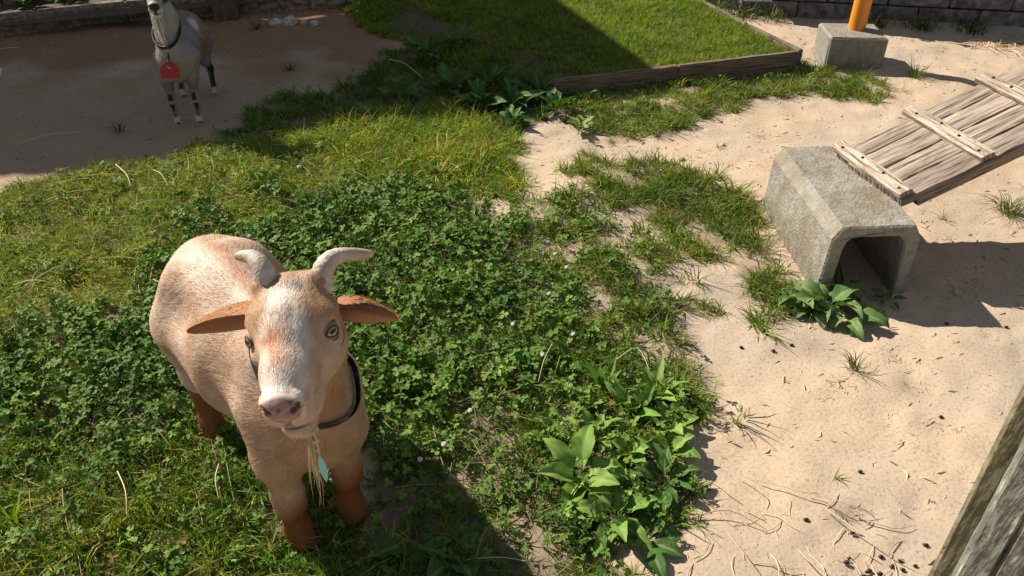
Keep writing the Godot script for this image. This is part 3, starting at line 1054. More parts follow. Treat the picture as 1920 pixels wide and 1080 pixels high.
func setting() -> void:
	# bare earth: one sheet, fine in the middle and coarse to the horizon
	var xs := []
	var zs := []
	var x := -70.0
	while x < 70.0:
		xs.append(x)
		x += 0.028 if absf(x) < 3.9 else (0.2 if absf(x) < 9.0 else 4.0)
	xs.append(70.0)
	var z := -70.0
	while z < 30.0:
		zs.append(z)
		z += 0.03 if z > -6.6 and z < -0.9 else (0.2 if z > -11.0 and z < 2.5 else 4.0)
	zs.append(30.0)
	var acc := Acc.new()
	var grassy := [clover_area, yellow_area, lush_area, shade_area, bottom_area, shadow_area, cluster_area]
	var w := xs.size()
	for zz: float in zs:
		for xx: float in xs:
			var near := absf(xx) < 4.0 and zz > -6.7 and zz < -0.8
			var h := gh(xx, zz)
			var c := Color(0.48, 0.375, 0.268)
			var a := n1.get_noise_2d(xx * 130.0 + 11.0, zz * 130.0)
			var b := n2.get_noise_2d(xx * 700.0, zz * 700.0)
			c = c.lerp(Color(0.42, 0.345, 0.265), clampf(0.5 + a * 1.4, 0, 1))
			c = c * (1.0 + 0.12 * b)
			# reddish earth by the back kerb, grey sandy patches
			c = c.lerp(Color(0.26, 0.155, 0.08), smoothstep(-4.2, -4.9, zz + a * 0.7) * smoothstep(-0.4, -1.0, xx))
			c = c.lerp(Color(0.33, 0.245, 0.16), smoothstep(-0.9, -1.3, xx) * smoothstep(-4.8, -4.2, zz) * 0.8)
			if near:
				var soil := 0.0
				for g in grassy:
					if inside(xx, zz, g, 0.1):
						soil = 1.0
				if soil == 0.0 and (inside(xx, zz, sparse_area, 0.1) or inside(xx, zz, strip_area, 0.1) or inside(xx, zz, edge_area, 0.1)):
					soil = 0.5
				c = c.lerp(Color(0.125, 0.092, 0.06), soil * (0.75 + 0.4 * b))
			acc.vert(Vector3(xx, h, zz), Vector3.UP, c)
	for k in 260:
		var cx := rng.randf_range(0.2, 2.4) if k < 170 else rng.randf_range(-2.8, -0.9)
		var cz := rng.randf_range(-4.0, -0.95) if k < 170 else rng.randf_range(-5.2, -3.4)
		var r := rng.randf_range(0.03, 0.07)
		var deep := rng.randf_range(0.003, 0.009)
		var i0 := int(xs.bsearch(cx - r * 1.6)); var i1 := int(xs.bsearch(cx + r * 1.6))
		var j0 := int(zs.bsearch(cz - r * 1.6)); var j1 := int(zs.bsearch(cz + r * 1.6))
		for jj in range(j0, j1):
			for ii in range(i0, i1):
				var q := jj * w + ii
				var d := Vector2(acc.v[q].x - cx, acc.v[q].z - cz).length() / r
				acc.v[q].y += deep * (0.35 * exp(-pow((d - 1.15) * 3.0, 2.0)) - exp(-d * d * 1.6))
	for k in acc.v.size():
		var xi := k % w
		var zi := k / w
		var l := acc.v[k - 1 if xi > 0 else k]; var r := acc.v[k + 1 if xi < w - 1 else k]
		var u := acc.v[k - w if zi > 0 else k]; var d := acc.v[k + w if zi < zs.size() - 1 else k]
		acc.n[k] = (d - u).cross(r - l).normalized()
	for zi in zs.size() - 1:
		for xi in w - 1:
			var q := zi * w + xi
			acc.tri(q, q + 1, q + w); acc.tri(q + 1, q + w + 1, q + w)
	var gm := mat(Color.WHITE, 0.95, true)
	gm.albedo_texture = noise_tex(0.05, [Color(0.86, 0.84, 0.82), Color(0.95, 0.945, 0.93), Color(1, 1, 1), Color(1, 0.99, 0.97)], [0.14, 0.34, 0.5, 0.85], 21, 1024, 6)
	gm.uv1_triplanar = true
	gm.uv1_world_triplanar = true
	gm.uv1_scale = Vector3(1.1, 1.1, 1.1)
	gm.normal_enabled = true
	gm.normal_texture = noise_tex(0.06, [], [], 9, 1024, 6, true, false, 6.0)
	gm.normal_scale = 0.2
	var ground := obj("ground", acc.mesh(gm))
	ground.set_meta("kind", "structure")
	# soil of the raised lawn
	var la := Acc.new()
	var inner := lawn_area.duplicate()
	for k in range(5, inner.size()):
		inner[k] += Vector2(0.42, 0.06)
	var tris := Geometry2D.triangulate_polygon(inner)
	var top := func(p: Vector2) -> Vector3: return Vector3(p.x, 0.088, p.y)
	for t in range(0, tris.size(), 3):
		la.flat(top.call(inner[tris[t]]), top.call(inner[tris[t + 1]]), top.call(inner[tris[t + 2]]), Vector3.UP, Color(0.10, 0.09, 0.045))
	for k in lawn_area.size():
		var p := inner[k]
		var q := inner[(k + 1) % inner.size()]
		if k >= 5:
			var p0 := lawn_area[k]
			var q0 := lawn_area[(k + 1) % inner.size()]
			la.quad(top.call(p), top.call(q), Vector3(q0.x, -0.02 if k + 1 < inner.size() else 0.088, q0.y), Vector3(p0.x, -0.02, p0.y), Vector3.UP, Color(0.10, 0.085, 0.05))
			continue
		var out := Vector3(q.y - p.y, 0.4, p.x - q.x)
		if Geometry2D.is_point_in_polygon((p + q) * 0.5 + Vector2(out.x, out.z).normalized() * 0.02, lawn_area):
			out = Vector3(-out.x, 0.4, -out.z)
		var o2 := out.normalized() * 0.13
		if k == 0 or k == 1:
			o2 = Vector3.ZERO
		la.quad(top.call(p), top.call(q), Vector3(q.x + o2.x, -0.05, q.y + o2.z), Vector3(p.x + o2.x, -0.05, p.y + o2.z), out, Color(0.10, 0.085, 0.05))
	var lo := obj("lawn", la.mesh(mat(Color.WHITE, 0.95, true)))
	lo.set_meta("kind", "structure")


var wood_m: StandardMaterial3D
var post_m: StandardMaterial3D
var ramp_m: StandardMaterial3D
var concrete_m: StandardMaterial3D


func stone_mat(cols: Array, offs: Array, scale: float, seed_: int, bump := 5.0) -> StandardMaterial3D:
	var m := mat(Color.WHITE, 0.9, true)
	m.albedo_texture = noise_tex(0.018, cols, offs, seed_, 512, 6, false, true)
	m.uv1_triplanar = true
	m.uv1_world_triplanar = true
	m.uv1_scale = Vector3.ONE * scale
	m.normal_enabled = true
	m.normal_texture = noise_tex(0.05, [], [], seed_ + 3, 512, 5, true, false, bump)
	return m


func plank_mesh(length: float, width: float, thick: float, c: Color, m: Material, rough := 0.006, sd := 0.0) -> ArrayMesh:
	# weathered board along +x, top face at y = 0, ragged edges and a slightly uneven top
	var acc := Acc.new()
	var nl := maxi(6, int(length / 0.035))
	var cols := 5
	var up := []
	for k in nl + 1:
		var t := float(k) / nl
		var px := t * length + (rough * 1.5 * n2.get_noise_2d(sd * 91.0, 7.0) if k == 0 or k == nl else 0.0)
		var row := []
		for j in cols + 1:
			var f := float(j) / cols - 0.5
			var e := f * width
			if j == 0 or j == cols:
				e += rough * n2.get_noise_2d(px * 1100.0 + sd * 77.0, j * 300.0 + sd)
			var y := 0.0025 * n2.get_noise_2d(px * 500.0 + sd * 31.0, f * width * 9000.0)
			if j == 0 or j == cols:
				y -= 0.0035
			row.append(Vector3(px, y, e))
		up.append(row)
	for k in nl:
		for j in cols:
			var a: Vector3 = up[k][j]; var b: Vector3 = up[k + 1][j]; var d: Vector3 = up[k + 1][j + 1]; var e: Vector3 = up[k][j + 1]
			acc.quad(a, b, d, e, Vector3.UP, c, [Vector2(a.x, a.z + sd), Vector2(b.x, b.z + sd), Vector2(d.x, d.z + sd), Vector2(e.x, e.z + sd)])
		for j in [0, cols]:
			var a: Vector3 = up[k][j]; var b: Vector3 = up[k + 1][j]
			var dn := Vector3(0, -thick, 0)
			acc.quad(a, b, b + dn, a + dn, Vector3(0, 0, -1 if j == 0 else 1), c * 0.9, [Vector2(a.x, sd), Vector2(b.x, sd), Vector2(b.x, sd + thick), Vector2(a.x, sd + thick)])
		var p: Vector3 = up[k][0]; var q: Vector3 = up[k + 1][0]; var r: Vector3 = up[k + 1][cols]; var s: Vector3 = up[k][cols]
		var d2 := Vector3(0, -thick, 0)
		acc.quad(p + d2, q + d2, r + d2, s + d2, Vector3.DOWN, c)
	for k in [0, nl]:
		for j in cols:
			var a: Vector3 = up[k][j]; var b: Vector3 = up[k][j + 1]
			var dn := Vector3(0, -thick, 0)
			acc.quad(a, b, b + dn, a + dn, Vector3(-1 if k == 0 else 1, 0, 0), c * 0.85)
	return acc.mesh(m)


func structures() -> void:
	wood_m = mat(Color.WHITE, 0.85, true)
	wood_m.albedo_texture = noise_tex(0.02, [Color(0.37, 0.31, 0.26), Color(0.61, 0.55, 0.485), Color(0.69, 0.63, 0.565), Color(0.76, 0.71, 0.65)], [0.14, 0.28, 0.55, 0.85], 31, 512, 5, false, true)
	wood_m.uv1_scale = Vector3(0.4, 6.0, 1.0)
	wood_m.normal_enabled = true
	wood_m.normal_texture = noise_tex(0.02, [], [], 31, 512, 5, true, true, 10.0)
	wood_m.normal_scale = 0.8
	ramp_m = wood_m.duplicate()
	ramp_m.albedo_texture = noise_tex(0.022, [Color(0.27, 0.23, 0.195), Color(0.50, 0.44, 0.385), Color(0.62, 0.56, 0.50), Color(0.70, 0.65, 0.59)], [0.14, 0.27, 0.48, 0.85], 35, 512, 6)
	ramp_m.uv1_scale = Vector3(0.28, 4.0, 1.0)
	ramp_m.normal_scale = 1.0
	post_m = wood_m.duplicate()
	post_m.albedo_texture = noise_tex(0.02, [Color(0.36, 0.36, 0.335), Color(0.44, 0.44, 0.405), Color(0.48, 0.48, 0.44), Color(0.66, 0.67, 0.61)], [0.15, 0.4, 0.7, 0.84], 37, 512, 6, false, true)
	post_m.uv1_scale = Vector3(5.0, 1.0, 1.0)
	concrete_m = stone_mat([Color(0.50, 0.48, 0.44), Color(0.555, 0.54, 0.50), Color(0.575, 0.56, 0.52), Color(0.63, 0.615, 0.58)], [0.1, 0.42, 0.6, 0.95], 2.2, 41, 4.0)
	# kerb boards round the lawn
	var kerb := thing("lawn_kerb", "low dark timber kerb boards holding the edge of the raised lawn", "kerb", Vector3.ZERO)
	for e in [[Vector2(0.22, -4.165), Vector2(0.93, -4.39)], [Vector2(0.935, -4.391), Vector2(1.68, -4.625)], [Vector2(1.70, -4.64), Vector2(1.50, -5.13)], [Vector2(1.497, -5.137), Vector2(1.27, -5.78)]]:
		var a: Vector2 = e[0]
		var b: Vector2 = e[1]
		var acc := Acc.new()
		var d := b - a
		cbox(acc, Transform3D(Basis(Vector3.UP, -d.angle()), Vector3((a.x + b.x) / 2, 0.035, (a.y + b.y) / 2)), Vector3(d.length(), 0.15, 0.034), 0.004, Color(0.38, 0.345, 0.31), 0.002)
		obj("board", acc.mesh(wood_m), kerb)
	culvert_and_ramp()
	footing_and_pole()
	fence_post()
	retaining_wall()
	back_kerbs()
	shed()
	shade_tree(Vector3(-7.3, 0, -9.9), 4.3, "broad leafy tree beyond the upper left corner, shading the planting bed")
	shade_tree(Vector3(-5.0, 0, -11.2), 4.6, "second leafy tree further right behind the planting bed")


func culvert_and_ramp() -> void:
	var cul := thing("concrete_culvert", "upturned weathered concrete drain channel, open at its front end", "culvert", Vector3(1.268, -0.01, -2.36), deg_to_rad(3.0))
	var out := PackedVector2Array([Vector2(-0.152, 0), Vector2(-0.146, 0.235), Vector2(-0.118, 0.285), Vector2(0.118, 0.285), Vector2(0.146, 0.235), Vector2(0.152, 0), Vector2(0.108, 0), Vector2(0.100, 0.19), Vector2(0.094, 0.222), Vector2(0.074, 0.242), Vector2(-0.074, 0.242), Vector2(-0.094, 0.222), Vector2(-0.100, 0.19), Vector2(-0.108, 0)])
	var acc := Acc.new()
	var len := 0.64
	var nz := 18
	var fine := PackedVector2Array()
	var outside := []
	for k in out.size():
		var a := out[k] * Vector2(1.09, 1.0)
		var b := out[(k + 1) % out.size()] * Vector2(1.09, 1.0)
		var parts := maxi(1, int((b - a).length() / 0.045))
		for j in parts:
			fine.append(a.lerp(b, float(j) / parts))
			outside.append(k < 5 or (k == 5 and j == 0))
	out = fine
	var m := out.size()
	var stain := func(p: Vector3) -> Color:
		var w := n1.get_noise_3d(p.x * 900.0 + 50.0, p.y * 500.0, p.z * 700.0)
		var v := n2.get_noise_3d(p.x * 1400.0, p.y * 350.0, p.z * 1400.0)
		var c := Color(1, 1, 1).lerp(Color(0.74, 0.66, 0.52), clampf(0.25 + w * 1.5, 0.0, 1.0))
		c = c.lerp(Color(0.62, 0.58, 0.50), smoothstep(0.14, 0.02, p.y) * 0.8)
		return c * (1.0 + 0.25 * v)
	var at := func(k: int, s: int) -> Vector3:
		var p := out[k]
		var z := -len * clampf((s - 1.0) / (nz - 2.0), 0.0, 1.0)
		var outer: bool = outside[k]
		if s == 0 or s == nz:
			z += -0.006 if s == 0 else 0.006
			z = 0.0 if s == 0 else -len
			p = p + (Vector2(0.006 * signf(-p.x), -0.006 if p.y > 0.1 else 0.0) if outer else Vector2(0.005 * signf(p.x), 0.005 if p.y > 0.1 else 0.0))
		elif s == 1:
			z = -0.007
		elif s == nz - 1:
			z = -len + 0.007
		var j := 0.0035
		return Vector3(p.x + j * n2.get_noise_2d(z * 2200.0 + k * 50.0, k * 130.0), p.y + j * n2.get_noise_2d(z * 2200.0, k * 170.0 + 60.0), z)
	for k in m:
		var k2 := (k + 1) % m
		var e := out[k2] - out[k]
		var nn := Vector3(-e.y, e.x, 0)
		for s in nz:
			acc.quad(at.call(k, s), at.call(k2, s), at.call(k2, s + 1), at.call(k, s + 1), nn)
			for q in 6:
				acc.c[acc.c.size() - 1 - q] = stain.call(acc.v[acc.v.size() - 1 - q])
	var tr := Geometry2D.triangulate_polygon(out)
	for t in range(0, tr.size(), 3):
		acc.flat(at.call(tr[t], 0), at.call(tr[t + 1], 0), at.call(tr[t + 2], 0), Vector3(0, 0, 1))
		acc.flat(at.call(tr[t], nz), at.call(tr[t + 1], nz), at.call(tr[t + 2], nz), Vector3(0, 0, -1))
	obj("channel", acc.mesh(concrete_m), cul)
	# ramp
	var ax := Vector3(0.902, 0.348, -0.253).normalized()
	var lat := Vector3(0.27, 0, 0.963)
	lat = (lat - ax * lat.dot(ax)).normalized()
	var up := lat.cross(ax).normalized()
	var ramp := thing("plank_ramp", "weathered wooden plank ramp with cross battens, low end on the concrete culvert", "ramp", Vector3(1.345, 0.329, -2.71))
	ramp.basis = Basis(ax, up, lat)
	var widths := [0.086, 0.104, 0.096, 0.092]
	var zat := -0.188
	for k in 4:
		var w: float = widths[k]
		var tone: Color = Color(1, 1, 1) * [0.80, 0.92, 0.84, 0.70][k]
		obj("plank", plank_mesh(2.0, w, 0.026, tone * 1.04, ramp_m, 0.009, k * 0.37 + 0.1), ramp, Transform3D(Basis.IDENTITY, Vector3(-0.02 - 0.006 * (k % 2), -0.022, zat + w / 2)))
		zat += w + [0.006, 0.010, 0.007, 0.0][k]
	for side in [-1, 1]:
		var r := Acc.new()
		cbox(r, Transform3D(Basis.IDENTITY, Vector3(1.04, -0.0755, 0.165 * side + (0.012 if side > 0 else 0.0))), Vector3(1.98, 0.055, 0.04), 0.004, Color(0.7, 0.64, 0.58))
		obj("rail", r.mesh(wood_m), ramp)
	var under := Acc.new()
	cbox(under, Transform3D(Basis.IDENTITY, Vector3(0.0, -0.0475, 0.0)), Vector3(0.05, 0.0, 0.385) + Vector3(0, 0.001, 0), 0.0002, Color(0.6, 0.55, 0.5))
	for k in 6:
		var bat := plank_mesh(0.415 if k != 1 else 0.44, 0.056, 0.021, Color(1.02, 1.01, 1.0) * rng.randf_range(0.92, 1.04), wood_m, 0.004, k * 0.53 + 2.0)
		var bo := obj("batten", bat, ramp, Transform3D(Basis(Vector3.UP, PI / 2 + rng.randf_range(-0.02, 0.02)), Vector3(0.0 + k * 0.316, 0.0, 0.205 if k != 1 else 0.215)))
		for j in 4:
			var na := Acc.new()
			tube(na, [Vector3(0, -0.004, 0), Vector3(0, 0.0022, 0), Vector3(0, 0.003, 0)], [0.0055, 0.0055, 0.003], 8, Color(0.06, 0.05, 0.045))
			obj("nail", na.mesh(mat(Color.WHITE, 0.6, true)), bo, Transform3D(Basis.IDENTITY, Vector3(0.035 + j * 0.113 + rng.randf_range(-0.012, 0.012), 0.001, rng.randf_range(-0.012, 0.012))))
	# the platform at the high end
	var pf := thing("timber_platform", "low timber platform carrying the high end of the plank ramp", "platform", Vector3(3.2, 0, -3.25), deg_to_rad(15.6))
	for sx in [-1, 1]:
		for sz in [-1, 1]:
			var la := Acc.new()
			cbox(la, Transform3D(Basis.IDENTITY, Vector3(0.32 * sx, 0.42, 0.32 * sz)), Vector3(0.08, 0.86, 0.08), 0.005)
			obj("leg", la.mesh(wood_m), pf)
	for k in 6:
		obj("plank", plank_mesh(0.8, 0.118, 0.03, Color.WHITE * rng.randf_range(0.9, 1.05), wood_m, 0.004, k * 0.7), pf, Transform3D(Basis.IDENTITY, Vector3(-0.4, 0.885, -0.31 + k * 0.124)))


func footing_and_pole() -> void:
	var f := thing("concrete_footing", "square grey concrete footing block under the yellow pole", "footing", Vector3(2.03, 0, -4.765), deg_to_rad(-4.0))
	var acc := Acc.new()
	cbox(acc, Transform3D(Basis.IDENTITY, Vector3(0, 0.06, 0)), Vector3(0.335, 0.25, 0.29), 0.012, Color(0.85, 0.84, 0.82), 0.006)
	obj("block", acc.mesh(concrete_m), f)
	var p := thing("yellow_pole", "round yellow orange painted steel pole set in the concrete footing", "pole", Vector3(2.062, 0.182, -4.80))
	var pa := Acc.new()
	tube(pa, [Vector3(0, 0, 0), Vector3(0, 0.002, 0), Vector3(0.0, 2.2, 0.0)], [0.051, 0.0505, 0.0505], 28)
	var pm := mat(Color.WHITE, 0.42)
	pm.albedo_texture = noise_tex(0.012, [Color(0.62, 0.36, 0.16), Color(0.84, 0.52, 0.17), Color(0.87, 0.555, 0.19), Color(0.90, 0.60, 0.25)], [0.12, 0.3, 0.6, 0.9], 63, 256, 6)
	pm.uv1_scale = Vector3(1.0, 2.0, 1.0)
	pm.roughness_texture = noise_tex(0.02, [Color(0.6, 0.6, 0.6), Color(1, 1, 1)], [0.2, 0.8], 61, 256)
	obj("tube", pa.mesh(pm), p)
	var ca := Acc.new()
	tube(ca, [Vector3(0, 2.2, 0), Vector3(0, 2.22, 0), Vector3(0, 2.235, 0)], [0.053, 0.05, 0.01], 28)
	obj("cap", ca.mesh(pm), p)


func fence_post() -> void:
	var N := Vector3(-0.64, 0, 0.768)
	var T := Vector3(0.768, 0, 0.64)
	var o := thing("fence_post", "grey lichen-flecked wooden fence post close in the lower right corner", "fence post", Vector3(0.52, 0, -0.605))
	o.basis = Basis(T, Vector3.UP, N)
	# backing board, its edge showing left of the post
	var b := Acc.new()
	cbox(b, Transform3D(Basis.IDENTITY, Vector3(0.105, 0.68, -0.018)), Vector3(0.21, 1.46, 0.036), 0.004, Color(0.95, 0.88, 0.62))
	obj("backing_board", b.mesh(post_m), o)
	var top := Acc.new()
	# split post: cross sections with V-shaped checks, swept upwards
	for part in [[0.021, 0.026, 0.050, 0.057, 0.075, 0.108, 0.113], [0.117, 0.122, 0.15, 0.154, 0.16, 0.185, 0.19]]:
		var acc := Acc.new()
		var nh := 60
		var prof := [Vector2(part[0], 0.004), Vector2(part[0], 0.030), Vector2(part[1], 0.036), Vector2(part[2], 0.040), Vector2((part[2] + part[3]) * 0.5, 0.034), Vector2(part[3], 0.041), Vector2(part[4], 0.042), Vector2(part[5], 0.039), Vector2(part[6], 0.032), Vector2(part[6], 0.004)]
		for k in nh:
			for j in prof.size() - 1:
				var q := []
				for e in [[k, j], [k, j + 1], [k + 1, j + 1], [k + 1, j]]:
					var y: float = -0.05 + 1.44 * e[0] / nh
					var f: Vector2 = prof[e[1]]
					var sway := 0.006 * n1.get_noise_2d(y * 160.0, 5.0) * (1.0 if e[1] > 5 or part[0] > 0.1 else 0.0)
					sway += 0.0012 * n2.get_noise_2d(y * 2500.0, e[1] * 100.0)
					q.append(Vector3(f.x + sway, y, f.y + 0.0015 * n2.get_noise_2d(y * 1800.0, f.x * 9000.0)))
				var dd: Vector2 = prof[j + 1] - prof[j]
				var nn := Vector3(-dd.y, 0, dd.x)
				acc.quad(q[0], q[1], q[2], q[3], nn, Color.WHITE, [Vector2(q[0].x + q[0].z, q[0].y), Vector2(q[1].x + q[1].z, q[1].y), Vector2(q[2].x + q[2].z, q[2].y), Vector2(q[3].x + q[3].z, q[3].y)])
		cbox(acc, Transform3D(Basis.IDENTITY, Vector3((part[0] + part[6]) * 0.5, 1.388, 0.02)), Vector3(part[6] - part[0], 0.004, 0.034), 0.001)
		obj("post_half", acc.mesh(post_m), o)


func retaining_wall() -> void:
	var o := thing("retaining_wall", "low dark grey block retaining wall behind the yellow pole", "wall", Vector3.ZERO)
	var m := stone_mat([Color(0.30, 0.30, 0.30), Color(0.42, 0.42, 0.41), Color(0.52, 0.51, 0.49)], [0.25, 0.5, 0.8], 1.3, 71)
	var a := Vector2(1.62, -5.80)
	var b := Vector2(6.8, -4.9)
	var d := (b - a).normalized()
	var shapes := []
	for k in 3:
		var acc := Acc.new()
		cbox(acc, Transform3D.IDENTITY, Vector3(0.385, 0.185, 0.14), 0.008, Color.WHITE * [0.92, 1.0, 1.07][k], 0.006)
		shapes.append(acc.mesh(m))
	for row in 4:
		for k in 13:
			var s := k * 0.394 + (0.19 if row % 2 == 1 else 0.0)
			var p := a + d * (s + 0.19)
			obj("block", shapes[rng.randi() % 3], o, Transform3D(Basis(Vector3.UP, -d.angle() + rng.randf_range(-0.012, 0.012)), Vector3(p.x, 0.0 + row * 0.192, p.y) + Vector3(-d.y, 0, d.x) * rng.randf_range(-0.004, 0.004)))
	var core := Acc.new()
	var mid := (a + b) * 0.5 + Vector2(d.y, -d.x) * 0.14
	cbox(core, Transform3D(Basis(Vector3.UP, -d.angle()), Vector3(mid.x, 0.3, mid.y)), Vector3((b - a).length(), 0.72, 0.13), 0.005, Color(0.5, 0.47, 0.42))
	obj("mortar_backing", core.mesh(m), o)
	var bank := Acc.new()
	var back := Vector3(d.y, 0, -d.x)
	var along := Vector3(d.x, 0, d.y)
	var A := Vector3(a.x, 0.62, a.y) + back * 0.2
	var B := Vector3(b.x, 0.62, b.y) + back * 0.2
	# rounded bank of soil behind the wall, sloping down at its left end and back
	for u in 24:
		for w in 14:
			var q := []
			for e in [[u, w], [u + 1, w], [u + 1, w + 1], [u, w + 1]]:
				var p: Vector3 = A.lerp(B, e[0] / 20.0 - 0.2) + back * (e[1] * 0.35)
				var fall := smoothstep(-0.2, 0.05, e[0] / 20.0 - 0.2) * (1.0 - smoothstep(0.55, 1.0, e[1] / 14.0))
				p.y = -0.05 + 0.67 * fall + 0.08 * n1.get_noise_2d(p.x * 160.0, p.z * 160.0)
				q.append(p)
			bank.quad(q[0], q[1], q[2], q[3], Vector3.UP, Color(0.12, 0.095, 0.06))
	var bo := obj("bank", bank.mesh(mat(Color.WHITE, 0.95, true)))
	bo.set_meta("kind", "structure")
	var spots := [[0.35, 0.75, 0.55], [1.2, 0.8, 0.6], [2.1, 0.75, 0.55], [3.0, 0.85, 0.6], [4.0, 0.8, 0.6], [4.9, 0.8, 0.55]]
	var names := ["left end of the block wall", "block wall left of the yellow pole", "block wall behind the yellow pole", "block wall right of the yellow pole", "block wall further right of the pole", "far right end of the block wall"]
	for k in spots.size():
		var p: Vector3 = Vector3(a.x, 0.45, a.y) + along * spots[k][0] + back * spots[k][1]
		shrub(p, spots[k][2], "rounded green shrub on the bank above the " + names[k], "shrubs on the bank above the wall")
	var rest := [[-1.3, -7.5, 0.6], [-0.3, -7.7, 0.65], [0.7, -7.6, 0.6], [-2.6, -7.3, 0.55], [-3.7, -7.0, 0.6], [-4.8, -6.6, 0.6]]
	var where := ["left part of the far lawn edge", "middle of the far lawn edge", "right part of the far lawn edge", "right part of the planting bed", "middle of the planting bed", "left part of the planting bed"]
	for k in rest.size():
		shrub(Vector3(rest[k][0], 0.05, rest[k][1]), rest[k][2], "rounded green shrub behind the " + where[k], "shrubs at the back of the yard")


func shrub(at: Vector3, r: float, label: String, group: String) -> void:
	var o := thing("shrub", label, "shrub", at, rng.randf() * TAU, group)
	var ta := Acc.new()
	var tips := []
	for k in 9:
		var an := k * 2.4
		var t := Vector3(cos(an) * r * 0.7, r * rng.randf_range(0.6, 1.25), sin(an) * r * 0.7)
		tube(ta, [Vector3(0, -0.05, 0), t * 0.5 + Vector3(0, 0.05, 0), t], [0.02, 0.013, 0.005], 5)
		tips.append(t); tips.append(t * 0.62)
	obj("stem", ta.mesh(mat(lin(0.10, 0.075, 0.05), 0.9)), o)
	var la := Acc.new()
	for k in 6:
		var b := Basis.from_euler(Vector3(rng.randf_range(-0.9, 0.9), rng.randf() * TAU, rng.randf_range(-0.9, 0.9)))
		leaflet(la, Transform3D(b, Vector3(rng.randfn(0, 0.03), rng.randfn(0, 0.03), rng.randfn(0, 0.03))), 0.055, 0.034, rc(Color(0.05, 0.11, 0.02), Color(0.09, 0.16, 0.035), 0.2))
	var lm := mat(Color.WHITE, 0.5, true)
	lm.backlight_enabled = true
	lm.backlight = Color(0.5, 0.6, 0.3)
	var xf := []
	var cl := PackedColorArray()
	for c in tips:
		for k in 60:
			var dd := Vector3(rng.randfn(0, 1), rng.randfn(0, 0.8), rng.randfn(0, 1)) * r * 0.24
			var p: Vector3 = c + dd
			p.y = maxf(p.y, 0.04)
			xf.append(Transform3D(Basis.from_euler(Vector3(rng.randf() * TAU, rng.randf() * TAU, 0)), p))
			cl.append(Color.WHITE * rng.randf_range(0.75, 1.25))
	many("foliage", la.mesh(lm), xf, cl, o)


func back_kerbs() -> void:
	var m := stone_mat([Color(0.34, 0.30, 0.25), Color(0.48, 0.43, 0.36), Color(0.62, 0.56, 0.48)], [0.25, 0.5, 0.8], 2.2, 81)
	var rows := [
		["front_kerb", "front row of low kerb stones behind the brown goat-yard earth", [Vector2(-4.9, -4.55), Vector2(-3.39, -5.22), Vector2(-2.66, -5.62), Vector2(-2.06, -5.74), Vector2(-1.45, -5.84), Vector2(-0.95, -5.95)], 0.12],
		["rear_kerb", "rear row of kerb stones among the dark plants at the back", [Vector2(-5.2, -5.05), Vector2(-3.5, -5.62), Vector2(-2.75, -5.98), Vector2(-2.0, -6.12), Vector2(-1.2, -6.25)], 0.2]]
	for r in rows:
		var o := thing(r[0], r[1], "kerb", Vector3.ZERO)
		for k in r[2].size() - 1:
			var a: Vector2 = r[2][k]
			var b: Vector2 = r[2][k + 1]
			var d := b - a
			var cnt := maxi(1, int(d.length() / 0.6))
			for j in cnt:
				var p := a + d * ((j + 0.5) / cnt)
				var acc := Acc.new()
				cbox(acc, Transform3D(Basis(Vector3.UP, -d.angle() + rng.randf_range(-0.03, 0.03)), Vector3(p.x, r[3] * 0.5 - 0.04, p.y)), Vector3(d.length() / cnt - 0.008, r[3] + 0.08, 0.11), 0.012, Color.WHITE * rng.randf_range(0.9, 1.06), 0.012)
				obj("kerb_stone", acc.mesh(m), o)
	# soil bed between and behind the kerbs
	var bed := Acc.new()
	bed.quad(Vector3(-4.9, 0.085, -4.6), Vector3(-0.95, 0.085, -5.98), Vector3(-1.2, 0.1, -6.25), Vector3(-5.2, 0.1, -5.08), Vector3.UP, Color(0.10, 0.075, 0.05))
	bed.quad(Vector3(-5.2, 0.17, -5.1), Vector3(-1.2, 0.17, -6.28), Vector3(-1.2, 0.25, -9), Vector3(-7, 0.25, -9), Vector3.UP, Color(0.09, 0.07, 0.045))
	var bo := obj("planting_bed", bed.mesh(mat(Color.WHITE, 0.95, true)))
	bo.set_meta("kind", "structure")
	# brown wooden post between the kerbs
	var po := thing("brown_stump", "short square reddish brown timber post standing against the back kerb", "post", Vector3(-1.98, 0, -5.62), deg_to_rad(12))
	var pa := Acc.new()
	cbox(pa, Transform3D(Basis.IDENTITY, Vector3(0, 0.2, 0)), Vector3(0.17, 0.46, 0.13), 0.01, Color(0.62, 0.42, 0.3), 0.008)
	obj("timber", pa.mesh(post_m), po)


